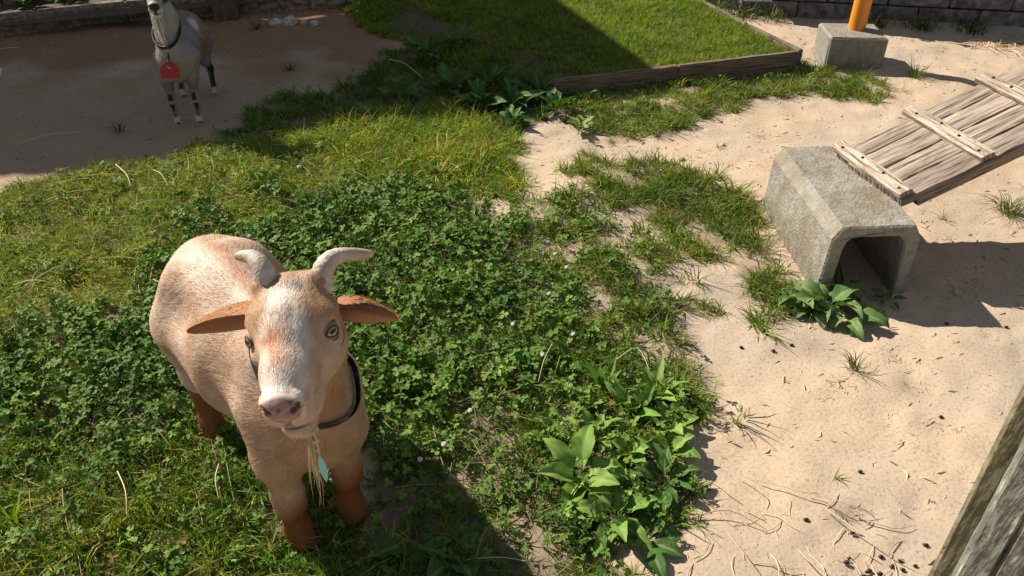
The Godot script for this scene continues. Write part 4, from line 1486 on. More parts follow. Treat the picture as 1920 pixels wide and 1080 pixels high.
func shed() -> void:
	# open-sided shed beyond the upper left corner: its roof throws the large shade
	var o := thing("open_shed", "open-sided timber shed beyond the upper left of the yard, roofed with boards", "shed", Vector3.ZERO)
	var A := Vector3(-0.958, 0, 0.287)
	var B := Vector3(-0.337, 0, -0.942)
	var hr := 3.0
	var tip := Vector3(0.873, 0, -4.254)
	var K := tip - SUN * (hr / 0.6157)
	var bas := Basis(A, Vector3.UP, -B) 
	var m := stone_mat([Color(0.3, 0.26, 0.22), Color(0.45, 0.40, 0.34)], [0.3, 0.7], 0.8, 91)
	for k in 24:
		# one board is broken and lets a patch of sun through
		for e in ([[0.0, 1.22], [1.58, 2.0]] if k == 12 else [[0.0, 2.0]]):
			var r := Acc.new()
			var l: float = e[1] - e[0]
			cbox(r, Transform3D(Basis(-B.cross(Vector3.UP), Vector3.UP, -B), K + A * (0.15 + k * 0.3) + B * (e[0] + l * 0.5) + Vector3(0, 0.03, 0)), Vector3(0.302, 0.035, l), 0.003)
			obj("roof_board", r.mesh(m), o)
	for e in [0.06, 1.94]:
		var r := Acc.new()
		cbox(r, Transform3D(Basis(-B.cross(Vector3.UP), Vector3.UP, -B), K + A * 3.6 + B * e - Vector3(0, 0.07, 0)), Vector3(7.2, 0.14, 0.07), 0.004)
		obj("beam", r.mesh(m), o)
		for p in [0.5, 3.6, 6.9]:
			var q := Acc.new()
			var f: Vector3 = K + A * p + B * e
			cbox(q, Transform3D(Basis(-B.cross(Vector3.UP), Vector3.UP, -B), Vector3(f.x, 1.42, f.z)), Vector3(0.12, 2.9, 0.12), 0.005)
			obj("post", q.mesh(m), o)


func shade_tree(at: Vector3, high: float, label: String) -> void:
	var o := thing("leafy_tree", label, "tree", at, 0.0, "trees beyond the yard")
	var bark := mat(lin(0.12, 0.09, 0.065), 0.9)
	var ta := Acc.new()
	tube(ta, spline([Vector3(0, -0.1, 0), Vector3(0.06, high * 0.3, 0.03), Vector3(-0.03, high * 0.62, 0), Vector3(0.05, high * 1.05, 0)], 10), [0.17, 0.14, 0.13, 0.12, 0.11, 0.10, 0.085, 0.07, 0.055, 0.04, 0.02], 10)
	var crown := []
	for k in 11:
		var an := k * 2.4
		var p0 := Vector3(0, high * (0.5 + 0.04 * k), 0)
		var p1 := p0 + Vector3(cos(an), 0.45, sin(an)) * rng.randf_range(0.8, 1.35)
		tube(ta, [p0, p0.lerp(p1, 0.5) + Vector3(0, 0.08, 0), p1], [0.05, 0.035, 0.012], 6)
		crown.append(p1); crown.append(p0.lerp(p1, 0.6) + Vector3(0, 0.2, 0))
	obj("trunk", ta.mesh(bark), o)
	var la := Acc.new()
	for k in 7:
		var b := Basis.from_euler(Vector3(rng.randf_range(-0.8, 0.8), rng.randf() * TAU, rng.randf_range(-0.8, 0.8)))
		leaflet(la, Transform3D(b, Vector3(rng.randfn(0, 0.06), rng.randfn(0, 0.06), rng.randfn(0, 0.06))), 0.09, 0.055, rc(Color(0.05, 0.11, 0.02), Color(0.09, 0.16, 0.035), 0.2))
	var lm := mat(Color.WHITE, 0.5, true)
	lm.backlight_enabled = true
	lm.backlight = Color(0.5, 0.6, 0.3)
	var xf := []
	var cl := PackedColorArray()
	for c in crown:
		for k in 170:
			var d := Vector3(rng.randfn(0, 1), rng.randfn(0, 0.8), rng.randfn(0, 1)) * 0.32
			xf.append(Transform3D(Basis.from_euler(Vector3(rng.randf() * TAU, rng.randf() * TAU, 0)), (c as Vector3) + d))
			cl.append(Color.WHITE * rng.randf_range(0.8, 1.2))
	many("crown", la.mesh(lm), xf, cl, o)


# ------------------------------------------------------------------ the two goats
func goats() -> void:
	var g := thing("tan_goat", "cream and tan horned goat in the grass looking up with raised head", "goat", Vector3(-0.62, gh(-0.5, -1.35) - 0.004, -1.512), deg_to_rad(37.0))
	var E := Vector3(-0.078, 0.891, 0.537)
	var X := Vector3(0.809, 0.129, 0.574)
	var Z := Vector3(-0.564, -0.103, 0.819)
	var Y := Z.cross(X).normalized()
	Z = X.cross(Y).normalized()
	goat(g, false, E, X, Y, Z, 240000, 100000, 0.0115, 0.0031,
		[Vector3(-0.037, 0.040, -0.044), Vector3(-0.041, 0.078, -0.070), Vector3(-0.060, 0.090, -0.095), Vector3(-0.096, 0.083, -0.115)],
		[Vector3(0.047, 0.038, -0.046), Vector3(0.058, 0.066, -0.075), Vector3(0.080, 0.064, -0.105), Vector3(0.126, 0.030, -0.142)],
		[Vector3(-0.064, -0.004, -0.045), Vector3(-0.212, -0.018, -0.06), Vector3(-0.05, -0.42, 0.9)],
		[Vector3(0.062, -0.016, -0.045), Vector3(0.160, -0.040, -0.055), Vector3(0.1, -0.42, 0.9)])
	# collar: a strap round the lower neck, with a ring, twine and a leaf-shaped tag
	var c := mat(lin(0.012, 0.012, 0.013), 0.6)
	var ca := Acc.new()
	collar_loop(ca, Vector3(-0.006, 0.548, 0.325), Vector3(0.50, 0.75, 0.60), 0.004, 0.008, 0.0028)
	var low := ca.v[0]
	for q in ca.v:
		if q.distance_to(Vector3(-0.04, 0.535, 0.435)) < low.distance_to(Vector3(-0.04, 0.535, 0.435)):
			low = q
	var shift := low - Vector3(-0.05, 0.532, 0.446)
	var co := obj("collar", ca.mesh(c), g)
	var hang := Transform3D(Basis.IDENTITY, shift)
	var ra := Acc.new()
	var pts := []
	var rr := []
	for k in 17:
		var an := k * TAU / 16
		pts.append(Vector3(-0.05, 0.522, 0.452) + Vector3(cos(an) * 0.009, sin(an) * 0.009, 0.002 * cos(an)))
		rr.append(0.0022)
	tube(ra, pts, rr, 6)
	var metal := mat(lin(0.5, 0.47, 0.42), 0.35)
	metal.metallic = 0.9
	obj("ring", ra.mesh(metal), co, hang)
	var tw := Acc.new()
	var fib := Color(0.55, 0.45, 0.26)
	for k in 9:
		var j := Vector3(rng.randf_range(-0.008, 0.008), rng.randf_range(-0.05, 0.01), rng.randf_range(-0.006, 0.008))
		var s := Vector3(-0.058, 0.535, 0.460) + Vector3(rng.randf_range(-0.006, 0.002), 0, 0)
		tube(tw, spline([s, s + Vector3(-0.010, -0.045, 0.016) + j * 0.5, s + Vector3(-0.012 + 0.006 * sin(k * 2.0), -0.10, 0.020) + j * 0.8, s + Vector3(-0.010, -0.15, 0.010) + j * 1.5], 8), [0.0008, 0.0008, 0.0008, 0.0008, 0.0007, 0.0007, 0.0006, 0.0005, 0.0004], 4, fib * rng.randf_range(0.75, 1.2))
	for k in 3:
		var s := Vector3(-0.054, 0.54, 0.462)
		tube(tw, spline([s, s + Vector3(-0.002, -0.03, 0.012 + 0.001 * k), s + Vector3(-0.004, -0.075, 0.022)], 6), [0.002, 0.002, 0.002, 0.0018, 0.0018, 0.0015, 0.001], 5, fib)
	var knot := Sdf.new()
	knot.ell(Vector3(-0.056, 0.512, 0.471), Vector3(0.007, 0.006, 0.006), 0.004)
	knot.ell(Vector3(-0.058, 0.492, 0.477), Vector3(0.005, 0.0045, 0.005), 0.004)
	var ks := knot.surface(Vector3(-0.07, 0.48, 0.455), Vector3(-0.04, 0.525, 0.49), 0.0018)
	var base := tw.v.size()
	for k in ks[0].size():
		tw.vert(ks[0][k], ks[1][k], fib)
	for k in ks[2]:
		tw.i.append(base + k)
	obj("twine", tw.mesh(mat(Color.WHITE, 0.8, true)), co, hang)
	var tg := Acc.new()
	var p0 := Vector3(-0.059, 0.480, 0.484)
	var p1 := Vector3(-0.060, 0.418, 0.500)
	var sd := Vector3(0.8, 0.1, 0.5).normalized()
	var prev := -1
	for k in 9:
		var t := k / 8.0
		var w := 0.0078 * pow(sin(PI * clampf(t * 0.94 + 0.04, 0, 1)), 0.8) + 0.0004
		var p := p0.lerp(p1, t)
		var a := tg.vert(p - sd * w, (Vector3(-0.4, 0.2, 0.9) - sd * 0.3).normalized())
		tg.vert(p + Vector3(-0.0015, 0, 0.0025) * sin(PI * t), Vector3(-0.4, 0.2, 0.9).normalized())
		tg.vert(p + sd * w, (Vector3(-0.4, 0.2, 0.9) + sd * 0.3).normalized())
		if prev >= 0:
			for j in 2:
				tg.tri(prev + j, prev + j + 1, a + j); tg.tri(prev + j + 1, a + j + 1, a + j)
		prev = a
	obj("teal_tag", tg.mesh(mat(lin(0.22, 0.60, 0.52), 0.4)), co, hang)
	beard(g, [E - Y * 0.094 + Z * 0.125, E - Y * 0.096 + Z * 0.112], 30, 0.022, Color(0.66, 0.6, 0.52), Vector3(0.05, -1, 0.1))

	var f := thing("grey_goat", "grey and white goat with black-striped legs standing in the shade, red tag at its chest", "goat", Vector3(-1.69, gh(-1.68, -3.95), -4.02), deg_to_rad(10.0))
	f.scale = Vector3.ONE * 0.75
	E = Vector3(-0.03, 0.862, 0.170)
	X = Vector3(0.955, -0.23, -0.189).normalized()
	Z = Vector3(0.05, -0.20, 0.975)
	X = Vector3(0.985, -0.02, -0.09).normalized()
	Y = Z.cross(X).normalized()
	Z = X.cross(Y).normalized()
	goat(f, true, E, X, Y, Z, 40000, 14000, 0.0135, 0.005,
		[Vector3(-0.034, 0.050, -0.058), Vector3(-0.04, 0.10, -0.10), Vector3(-0.05, 0.13, -0.16), Vector3(-0.065, 0.135, -0.21)],
		[Vector3(0.034, 0.050, -0.058), Vector3(0.04, 0.10, -0.10), Vector3(0.05, 0.13, -0.16), Vector3(0.065, 0.135, -0.21)],
		[Vector3(-0.062, 0.0, -0.045), Vector3(-0.18, 0.01, -0.06), Vector3(-0.05, -0.35, 0.93)],
		[Vector3(0.062, 0.0, -0.045), Vector3(0.18, 0.01, -0.055), Vector3(0.05, -0.35, 0.93)])
	var fa := Acc.new()
	collar_loop(fa, Vector3(-0.01, 0.62, 0.24), Vector3(-0.05, 0.87, 0.42), 0.008, 0.012, 0.004)
	var fc := obj("collar", fa.mesh(c), f)
	var st := Acc.new()
	tube(st, [Vector3(0.0, 0.535, 0.345), Vector3(0.002, 0.50, 0.39), Vector3(0.004, 0.478, 0.405)], [0.006, 0.006, 0.006], 6)
	obj("strap", st.mesh(c), fc)
	# red tag: house-shaped plate with a hole
	var out := PackedVector2Array([Vector2(-0.050, -0.098), Vector2(0.062, -0.088), Vector2(0.060, -0.040), Vector2(0.020, 0.008), Vector2(-0.016, 0.010), Vector2(-0.058, -0.034)])
	var tr := CSGPolygon3D.new()
	tr.polygon = out
	tr.depth = 0.006
	tr.name = "red_tag"
	var hole := CSGCylinder3D.new()
	hole.radius = 0.013; hole.height = 0.05; hole.sides = 16
	hole.operation = CSGShape3D.OPERATION_SUBTRACTION
	hole.name = "hole"
	hole.rotation_degrees.x = 90
	hole.position = Vector3(0.0, -0.018, 0)
	tr.add_child(hole)
	tr.material = mat(lin(0.36, 0.012, 0.012), 0.45)
	tr.position = Vector3(0.006, 0.492, 0.415)
	tr.rotation_degrees = Vector3(-14, 8, -6)
	fc.add_child(tr)
	beard(f, [E + Y * (-0.10) + Z * 0.12, E + Y * (-0.10) + Z * 0.09], 160, 0.20, Color(0.62, 0.59, 0.50), Vector3(0.14, -1, 0.42))


func collar_loop(acc: Acc, mid: Vector3, axis: Vector3, slack: float, half: float, thick: float) -> void:
	# a strap that lies on the neck: out from its middle until the surface is left
	axis = axis.normalized()
	var u := Vector3.RIGHT - axis * Vector3.RIGHT.dot(axis)
	u = u.normalized()
	var w := axis.cross(u)
	var all := PackedInt32Array()
	for k in field.kind.size():
		all.append(k)
	var rad := []
	for k in 48:
		var d := u * cos(k * TAU / 48.0) + w * sin(k * TAU / 48.0)
		var most := 0.04
		for e in [-half, 0.0, half]:
			var r := 0.03
			for q in 40:
				var dist := field.fold(all, mid + axis * e + d * r)
				if dist > 0.001 or r > 0.2:
					break
				r += maxf(-dist * 0.7, 0.0015)
			most = maxf(most, r)
		rad.append(minf(most, 0.16) + slack)
	for q in 2:
		var sm := rad.duplicate()
		for k in 48:
			sm[k] = maxf(rad[k], (rad[(k + 47) % 48] + rad[k] * 2.0 + rad[(k + 1) % 48]) / 4.0)
		rad = sm
	for k in 48:
		var q := []
		for e in [k, k + 1]:
			var an: float = e * TAU / 48.0
			var d := u * cos(an) + w * sin(an)
			var c: Vector3 = mid + d * rad[e % 48]
			q.append([c - axis * half, c + axis * half, d.normalized()])
		var o: Vector3 = q[0][2]
		var o2: Vector3 = q[1][2]
		acc.quad(q[0][0] + o * thick, q[1][0] + o2 * thick, q[1][1] + o2 * thick, q[0][1] + o * thick, o)
		acc.quad(q[0][0], q[1][0], q[1][0] + o2 * thick, q[0][0] + o * thick, -axis)
		acc.quad(q[0][1], q[1][1], q[1][1] + o2 * thick, q[0][1] + o * thick, axis)


func beard(root: Node3D, at: Array, count: int, length: float, c: Color, down: Vector3) -> void:
	var acc := Acc.new()
	for k in count:
		var p: Vector3 = at[rng.randi() % at.size()] + Vector3(rng.randfn(0, 0.009), rng.randfn(0, 0.005), rng.randfn(0, 0.009))
		var l := length * rng.randf_range(0.45, 1.1)
		var d := (down + Vector3(rng.randfn(0, 0.07), 0, rng.randfn(0, 0.07))).normalized()
		var w := length * 0.014 + 0.0005
		tube(acc, [p, p + d * l * 0.5 + Vector3(rng.randfn(0, 0.004), 0, 0.004), p + (d + Vector3(0, -0.2, 0)).normalized() * l], [w, w * 0.8, w * 0.2], 3, c * rng.randf_range(0.8, 1.15))
	obj("beard", acc.mesh(mat(Color.WHITE, 0.8, true)), root).set_meta("kind", "stuff")


# ------------------------------------------------------------------ vegetation
var leaf_m: StandardMaterial3D
var grass_m: StandardMaterial3D


func plants() -> void:
	grass_m = mat(Color.WHITE, 0.6, true)
	grass_m.metallic_specular = 0.3
	grass_m.backlight_enabled = true
	grass_m.backlight = Color(0.8, 0.85, 0.5)
	leaf_m = mat(Color.WHITE, 0.55, true)
	leaf_m.metallic_specular = 0.28
	leaf_m.backlight_enabled = true
	leaf_m.backlight = Color(0.6, 0.7, 0.35)
	var yel := [Color(0.21, 0.34, 0.055), Color(0.38, 0.43, 0.11)]
	var grn := [Color(0.085, 0.19, 0.022), Color(0.16, 0.25, 0.036)]
	var dk := [Color(0.045, 0.10, 0.018), Color(0.08, 0.14, 0.025)]
	var short_y := []
	var short_g := []
	var tall_g := []
	var lawn_b := []
	var clov := []
	for k in 6:
		short_y.append(tuft_mesh(grass_m, 9, 0.055, 0.0035, 0.014, 0.8, yel, 0.22))
		short_g.append(tuft_mesh(grass_m, 9, 0.06, 0.0036, 0.014, 0.8, grn, 0.14))
		tall_g.append(tuft_mesh(grass_m, 11, 0.13, 0.0048, 0.016, 0.85, grn, 0.06))
		lawn_b.append(tuft_mesh(grass_m, 12, 0.045, 0.003, 0.016, 0.35, [Color(0.13, 0.24, 0.025), Color(0.23, 0.31, 0.045)], 0.06))
		clov.append(clover_mesh(leaf_m, 3, 0.035))
		clov.append(clover_mesh(leaf_m, 5, 0.045))
	var o: Node3D
	o = stuff("clover_patch", "dense dark green clover leaves covering the ground round the tan goat", "clover")
	scatter("clover_leaves", clov, clover_area, 1500, Vector2(0.6, 1.2), o, 0.25, Color(0.85, 0.92, 0.9), Color(1.15, 1.08, 1.0), 0.3, -0.62)
	scatter("grass_blades", short_g, clover_area, 1000, Vector2(0.8, 1.6), o, 0.5, Color(0.9, 0.95, 0.9), Color(1.2, 1.1, 0.9), 0.3)
	o = stuff("yellowish_grass", "short yellow-green grass between the clover and the shaded earth", "grass")
	scatter("grass_blades", short_y, yellow_area, 3600, Vector2(0.8, 1.45), o, 0.5, Color(0.85, 0.9, 0.9), Color(1.1, 1.05, 1.0), 0.12, -0.42)
	scatter("clover_leaves", clov, yellow_area, 420, Vector2(0.5, 0.95), o, 0.25, Color(1.0, 1.0, 0.9), Color(1.3, 1.15, 0.9), 0.25, -0.05)
	o = stuff("lush_grass", "taller lush green grass in the sun below the shaded weeds", "grass")
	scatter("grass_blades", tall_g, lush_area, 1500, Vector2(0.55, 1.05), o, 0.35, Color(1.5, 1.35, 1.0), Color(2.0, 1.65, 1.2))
	scatter("grass_blades", short_y, lush_area, 900, Vector2(0.8, 1.4), o, 0.4)
	o = stuff("shaded_grass", "dark green grass growing in the shade beside the raised lawn", "grass")
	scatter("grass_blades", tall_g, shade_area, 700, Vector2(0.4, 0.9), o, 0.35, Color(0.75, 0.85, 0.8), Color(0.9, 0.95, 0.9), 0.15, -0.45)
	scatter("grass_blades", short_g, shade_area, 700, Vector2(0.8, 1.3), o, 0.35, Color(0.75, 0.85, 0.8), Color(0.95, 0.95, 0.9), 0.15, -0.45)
	o = stuff("lawn_grass", "dense even mown turf on the raised lawn bed", "grass")
	scatter("grass_blades", lawn_b, lawn_area, 3000, Vector2(0.8, 1.25), o, 0.25, Color(0.9, 0.95, 0.9), Color(1.1, 1.05, 1.0), 0.02, -1.0, 0.088)
	o = stuff("kerbside_grass", "ragged dry-tipped grass along the foot of the lawn kerb", "grass")
	scatter("grass_blades", short_y, edge_area, 1700, Vector2(0.8, 1.6), o, 0.5, Color(0.6, 0.68, 0.65), Color(0.85, 0.85, 0.85), 0.12, -0.25)
	scatter("grass_blades", tall_g, edge_area, 520, Vector2(0.35, 0.8), o, 0.5, Color(0.9, 0.9, 0.8), Color(1.3, 1.15, 0.95), 0.14, -0.25)
	scatter("clover_leaves", clov, edge_area, 200, Vector2(0.6, 1.0), o, 0.3, Color.WHITE, Color.WHITE, 0.12, -0.1)
	o = stuff("grass_strip", "ragged strip of fine grass leading to the left side of the culvert", "grass")
	scatter("grass_blades", short_y, strip_area, 2300, Vector2(0.6, 1.8), o, 0.5, Color(0.55, 0.65, 0.6), Color(0.8, 0.8, 0.85), 0.22, -0.08)
	scatter("grass_blades", tall_g, strip_area, 750, Vector2(0.4, 0.95), o, 0.5, Color(0.9, 0.95, 0.85), Color(1.1, 1.05, 0.9), 0.12, -0.25)
	o = stuff("sparse_grass", "sparse trampled grass and clover on the edge of the bare earth", "grass")
	scatter("grass_blades", short_y, sparse_area, 2400, Vector2(0.6, 1.7), o, 0.6, Color(0.55, 0.62, 0.65), Color(0.8, 0.8, 0.9), 0.28, -0.12)
	scatter("grass_blades", tall_g, sparse_area, 260, Vector2(0.4, 0.8), o, 0.6, Color(1.0, 1.0, 0.8), Color(1.2, 1.1, 0.9), 0.2, -0.2)
	scatter("clover_leaves", clov, sparse_area, 600, Vector2(0.5, 1.0), o, 0.3, Color(0.9, 1, 0.9), Color(1.1, 1.1, 1), 0.2, -0.2)
	o = stuff("trampled_grass", "tangled grass with dry stems in front of the tan goat's feet", "grass")
	scatter("grass_blades", short_g, bottom_area, 1400, Vector2(0.9, 1.6), o, 0.7, Color(0.9, 0.95, 0.9), Color(1.15, 1.1, 1.0))
	scatter("grass_blades", short_y, bottom_area, 900, Vector2(0.9, 1.6), o, 0.7, Color(0.8, 0.85, 0.8), Color(1.0, 1.0, 1.0))
	scatter("clover_leaves", clov, bottom_area, 420, Vector2(0.7, 1.1), o, 0.3, Color.WHITE, Color.WHITE, 0.12, -0.1)
	o = stuff("thin_shaded_grass", "thin grass and clover in the goat's shadow at the bottom centre", "grass")
	scatter("grass_blades", short_g, shadow_area, 1300, Vector2(0.7, 1.4), o, 0.6, Color(0.8, 0.9, 0.8), Color(1.0, 1.0, 1.0), 0.12, -0.3)
	scatter("clover_leaves", clov, shadow_area, 480, Vector2(0.7, 1.1), o, 0.3, Color.WHITE, Color.WHITE, 0.12, -0.15)
	scatter("grass_blades", short_g, cluster_area, 900, Vector2(0.8, 1.6), o, 0.5, Color(0.9, 0.95, 0.85), Color(1.1, 1.1, 0.95))
	scatter("clover_leaves", clov, cluster_area, 450, Vector2(0.7, 1.1), o, 0.3)
	o = stuff("dry_stalks", "thin dry grass stalks lying through the green grass", "straw")
	var dry := []
	for k in 3:
		var acc := Acc.new()
		var s := Vector3(0.0, 0.035, 0.0)
		tube(acc, spline([s + Vector3(-0.08, 0, 0.01 * k), s + Vector3(0, 0.012, 0.008 * (k - 1)), s + Vector3(0.07, 0.005, -0.012)], 5), [0.0013, 0.0014, 0.0014, 0.0013, 0.0012, 0.0008], 4, Color(0.50, 0.41, 0.24))
		dry.append(acc.mesh(grass_m))
	for a in [yellow_area, bottom_area, shadow_area, clover_area]:
		scatter("stalks", dry, a, 60 if a == clover_area else 170, Vector2(0.25, 1.15), o, 0.3, Color(0.8, 0.75, 0.7), Color(1.25, 1.2, 1.1))
	weeds()


func stuff(called: String, label: String, category: String) -> Node3D:
	var o := thing(called, label, category)
	o.set_meta("kind", "stuff")
	return o


func weeds() -> void:
	var ga := Color(0.15, 0.28, 0.045)
	var gb := Color(0.23, 0.36, 0.08)
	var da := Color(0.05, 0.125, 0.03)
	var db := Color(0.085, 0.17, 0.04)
	var G := "broad-leaved weeds in the clump beside the bare path"
	var list := [
		[0.43, -1.80, "upright light green weed at the top right corner of the path-side clump", 10, 0.12, 0.05, 0.9, 0.8],
		[0.46, -1.67, "yellow-green broad weed on the right edge of the clump beside the path", 9, 0.11, 0.055, 0.7, 1.0],
		[0.36, -1.73, "crowded upright weed in the middle of the path-side clump", 9, 0.12, 0.045, 1.0, 0.7],
		[0.19, -1.47, "weed with the largest pale leaf at the left of the path-side clump", 8, 0.15, 0.075, 0.75, 1.1],
		[0.27, -1.34, "drooping weed with crinkled big leaves at the bottom of the clump", 8, 0.15, 0.07, 0.6, 1.4],
		[0.41, -1.45, "dark flat-leaved weed at the lower right of the path-side clump", 9, 0.12, 0.055, 0.5, 1.0],
		[0.34, -1.27, "low dark weed at the bottom end of the path-side clump", 7, 0.11, 0.05, 0.45, 0.9],
		[0.29, -1.83, "narrow-leaved upright weed at the top of the path-side clump", 10, 0.12, 0.03, 1.2, 0.5],
		[0.24, -1.62, "bright weed in the left middle of the path-side clump", 9, 0.09, 0.042, 0.8, 0.9],
		[0.33, -1.56, "bright weed in the very middle of the path-side clump", 10, 0.10, 0.045, 0.9, 0.9],
		[0.30, -1.44, "small-leaved weed between the two biggest of the clump", 10, 0.085, 0.04, 0.8, 0.9],
		[0.22, -1.76, "small weed at the upper left of the path-side clump", 9, 0.08, 0.034, 0.9, 0.8],
		[0.20, -1.30, "dark small weed at the lower left of the path-side clump", 9, 0.09, 0.045, 0.6, 1.0],
		[0.44, -1.56, "round-leaved weed casting a shadow on the path, mid right of clump", 9, 0.10, 0.055, 0.8, 1.0]]
	for w in list:
		var dark: bool = (w[2] as String).contains("dark")
		leafy_plant("broadleaf_weed", w[2], G, on_ground(w[0], w[1]), w[3] + 1, w[4], w[5] * 0.82, Vector2(w[6] - 0.2, w[6] + 0.4), Vector2(w[7] * 0.7, w[7] * 1.4), da if dark else ga, db if dark else gb, leaf_m, 0.07)
	leafy_plant("broadleaf_weed", "single big dark leaf weed in the goat's shadow at bottom centre", "", on_ground(-0.26, -1.27), 4, 0.10, 0.07, Vector2(0.3, 0.6), Vector2(0.5, 1.0), da, db, leaf_m)
	leafy_plant("broadleaf_weed", "dark broad-leaved weed cut by the bottom edge below the goat's shadow", "", on_ground(-0.13, -1.22), 5, 0.10, 0.07, Vector2(0.4, 0.8), Vector2(0.5, 1.0), da, db, leaf_m)
	leafy_plant("seedling", "bright yellow-green seedling rosette standing in the clover right of the goat", "", on_ground(-0.051, -1.87, 0.045), 7, 0.062, 0.03, Vector2(0.3, 0.9), Vector2(0.5, 1.0), Color(0.2, 0.30, 0.05), Color(0.26, 0.34, 0.07), leaf_m)
	leafy_plant("seedling", "smaller pale seedling in the clover close to the goat's shoulder", "", on_ground(-0.363, -1.81, 0.035), 6, 0.05, 0.025, Vector2(0.3, 0.9), Vector2(0.5, 1.0), Color(0.17, 0.25, 0.04), Color(0.22, 0.30, 0.06), leaf_m)
	var H := "wilting dock-like weeds at the front of the culvert"
	var wa := Color(0.10, 0.19, 0.06)
	var wb := Color(0.17, 0.25, 0.085)
	leafy_plant("wilting_weed", "largest wilted broad-leaved weed lying in front of the culvert's left leg", H, on_ground(1.115, -2.27), 13, 0.17, 0.062, Vector2(0.5, 1.2), Vector2(1.9, 3.0), wa, wb, leaf_m, 0.08)
	leafy_plant("wilting_weed", "limp leafy weed left of the culvert's front corner in the grass", H, on_ground(1.03, -2.28), 11, 0.14, 0.05, Vector2(0.5, 1.2), Vector2(1.4, 2.6), wa, wb, leaf_m, 0.08)
	leafy_plant("wilting_weed", "drooping weed with hanging leaf tips nearest the culvert opening", H, on_ground(1.17, -2.215), 10, 0.15, 0.055, Vector2(0.3, 1.0), Vector2(1.8, 3.0), wa, wb, leaf_m, 0.08)
	leafy_plant("wilting_weed", "dark weed in the shade just inside the culvert mouth", H, on_ground(1.20, -2.36), 5, 0.12, 0.04, Vector2(0.9, 1.3), Vector2(0.4, 1.2), da, db, leaf_m)
	leafy_plant("wilting_weed", "small dark weed at the foot of the culvert's right leg", H, on_ground(1.345, -2.31), 6, 0.06, 0.025, Vector2(0.4, 0.9), Vector2(0.8, 1.4), da, db, leaf_m)
	var S := "broad-leaved weeds in the shade left of the lawn kerb"
	var sh := [
		[-0.33, -4.28, "shaded weed in the middle left of the dark weed patch", 9, 0.17], [-0.17, -4.06, "shaded weed with a pale upturned leaf at the patch's lower edge", 9, 0.19],
		[0.0, -4.06, "glossy shaded weed in the centre of the dark weed patch", 11, 0.19], [0.147, -4.2, "shaded weed against the left end of the lawn kerb", 10, 0.19],
		[-0.51, -4.70, "shaded weed at the upper left edge of the lawn", 9, 0.18], [-0.33, -4.90, "highest shaded weed growing into the lawn", 9, 0.15],
		[-0.58, -4.13, "shaded weed at the left end of the dark weed patch", 9, 0.15], [0.0, -3.82, "shaded weed at the edge of the sunlit earth", 9, 0.13],
		[0.226, -3.98, "low shaded weed just below the end of the kerb board", 9, 0.14], [-0.12, -4.3, "tall shaded weed beside the lawn's left end", 9, 0.2], [0.40, -4.14, "small shaded weed below the kerb board", 8, 0.1]]
	for w in sh:
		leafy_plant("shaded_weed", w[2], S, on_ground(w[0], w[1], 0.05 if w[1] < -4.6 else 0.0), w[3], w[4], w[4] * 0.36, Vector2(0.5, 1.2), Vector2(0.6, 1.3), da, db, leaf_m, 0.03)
	leafy_plant("seedling", "pale sunlit weed at the left end of the grass below the kerb", "", on_ground(0.345, -3.76), 7, 0.10, 0.045, Vector2(0.7, 1.2), Vector2(0.5, 1.2), Color(0.2, 0.28, 0.08), Color(0.26, 0.33, 0.12), leaf_m)
	leafy_plant("seedling", "flat small weed on bare earth between the grass strip and the path", "", on_ground(0.667, -2.72), 7, 0.07, 0.03, Vector2(0.1, 0.5), Vector2(0.2, 0.6), ga, gb, leaf_m)
	# countable tufts on the bare earth
	var yel := [Color(0.12, 0.165, 0.03), Color(0.20, 0.21, 0.05)]
	var tl := [
		[1.10, -1.93, 26, 0.075, "small grass tuft on bare earth in front of the culvert weeds"], [0.885, -1.484, 7, 0.045, "tiny grass sprig alone on the sandy path"],
		[2.336, -4.49, 60, 0.15, "bushy dark tuft just right of the concrete footing"], [2.09, -2.93, 90, 0.13, "wide grass tuft at the right edge below the ramp"],
		[1.795, -2.881, 9, 0.05, "little grass sprig under the plank ramp"], [-1.31, -4.6, 30, 0.08, "shaded grass tuft on earth right of the grey goat"],
		[-0.94, -4.36, 34, 0.10, "shaded grass tuft near the edge of the dark weeds"], [-1.71, -5.36, 34, 0.12, "dark tuft near the white stones at the back kerb"],
		[-2.0, -3.78, 24, 0.09, "half-dry tuft on shaded earth in front of the grey goat"], [0.68, -2.42, 26, 0.09, "grass tuft spreading on the sand left of the culvert"],
		[1.6, -4.25, 20, 0.06, "small tuft on sand below the lawn corner"], [1.0, -3.55, 8, 0.04, "tiny weed sprig on the sandy path above the grass strip"], [0.98, -2.68, 44, 0.14, "long-bladed tuft against the culvert's left side"], [0.62, -3.02, 60, 0.13, "dense bright tuft in the middle of the grass strip"]]
	for t in tl:
		var o := thing("grass_tuft", t[4], "grass tuft", on_ground(t[0], t[1]), rng.randf() * TAU, "grass tufts on the bare earth")
		obj("blades", tuft_mesh(grass_m, t[2], t[3], 0.0042, t[3] * 0.35, 0.8, [Color(0.06, 0.12, 0.02), Color(0.12, 0.16, 0.035)] if t[3] > 0.07 else yel, 0.12), o)
	# white clover flowers
	var fl := [[0.154, -2.50, "white clover flower highest on the clover's right edge"], [0.196, -2.38, "white clover flower on the bare edge below the highest one"], [0.139, -2.28, "white clover flower in the right part of the clover"],
		[0.207, -2.03, "white clover flower on a long bent stem near the path weeds"], [-0.009, -2.09, "white clover flower in the middle of the clover right of the ear"], [-0.26, -1.51, "white clover flower in the goat's shadow, left of a pair"],
		[-0.18, -1.54, "white clover flower in the goat's shadow, right of a pair"], [0.095, -1.95, "white clover flower beside the long-stemmed one"], [-0.127, -1.69, "white clover flower where the goat's shadow begins"], [-1.0, -2.62, "white clover flower left of the goat's rump"], [-0.95, -3.2, "white clover flower in the yellowish grass above the rump"]]
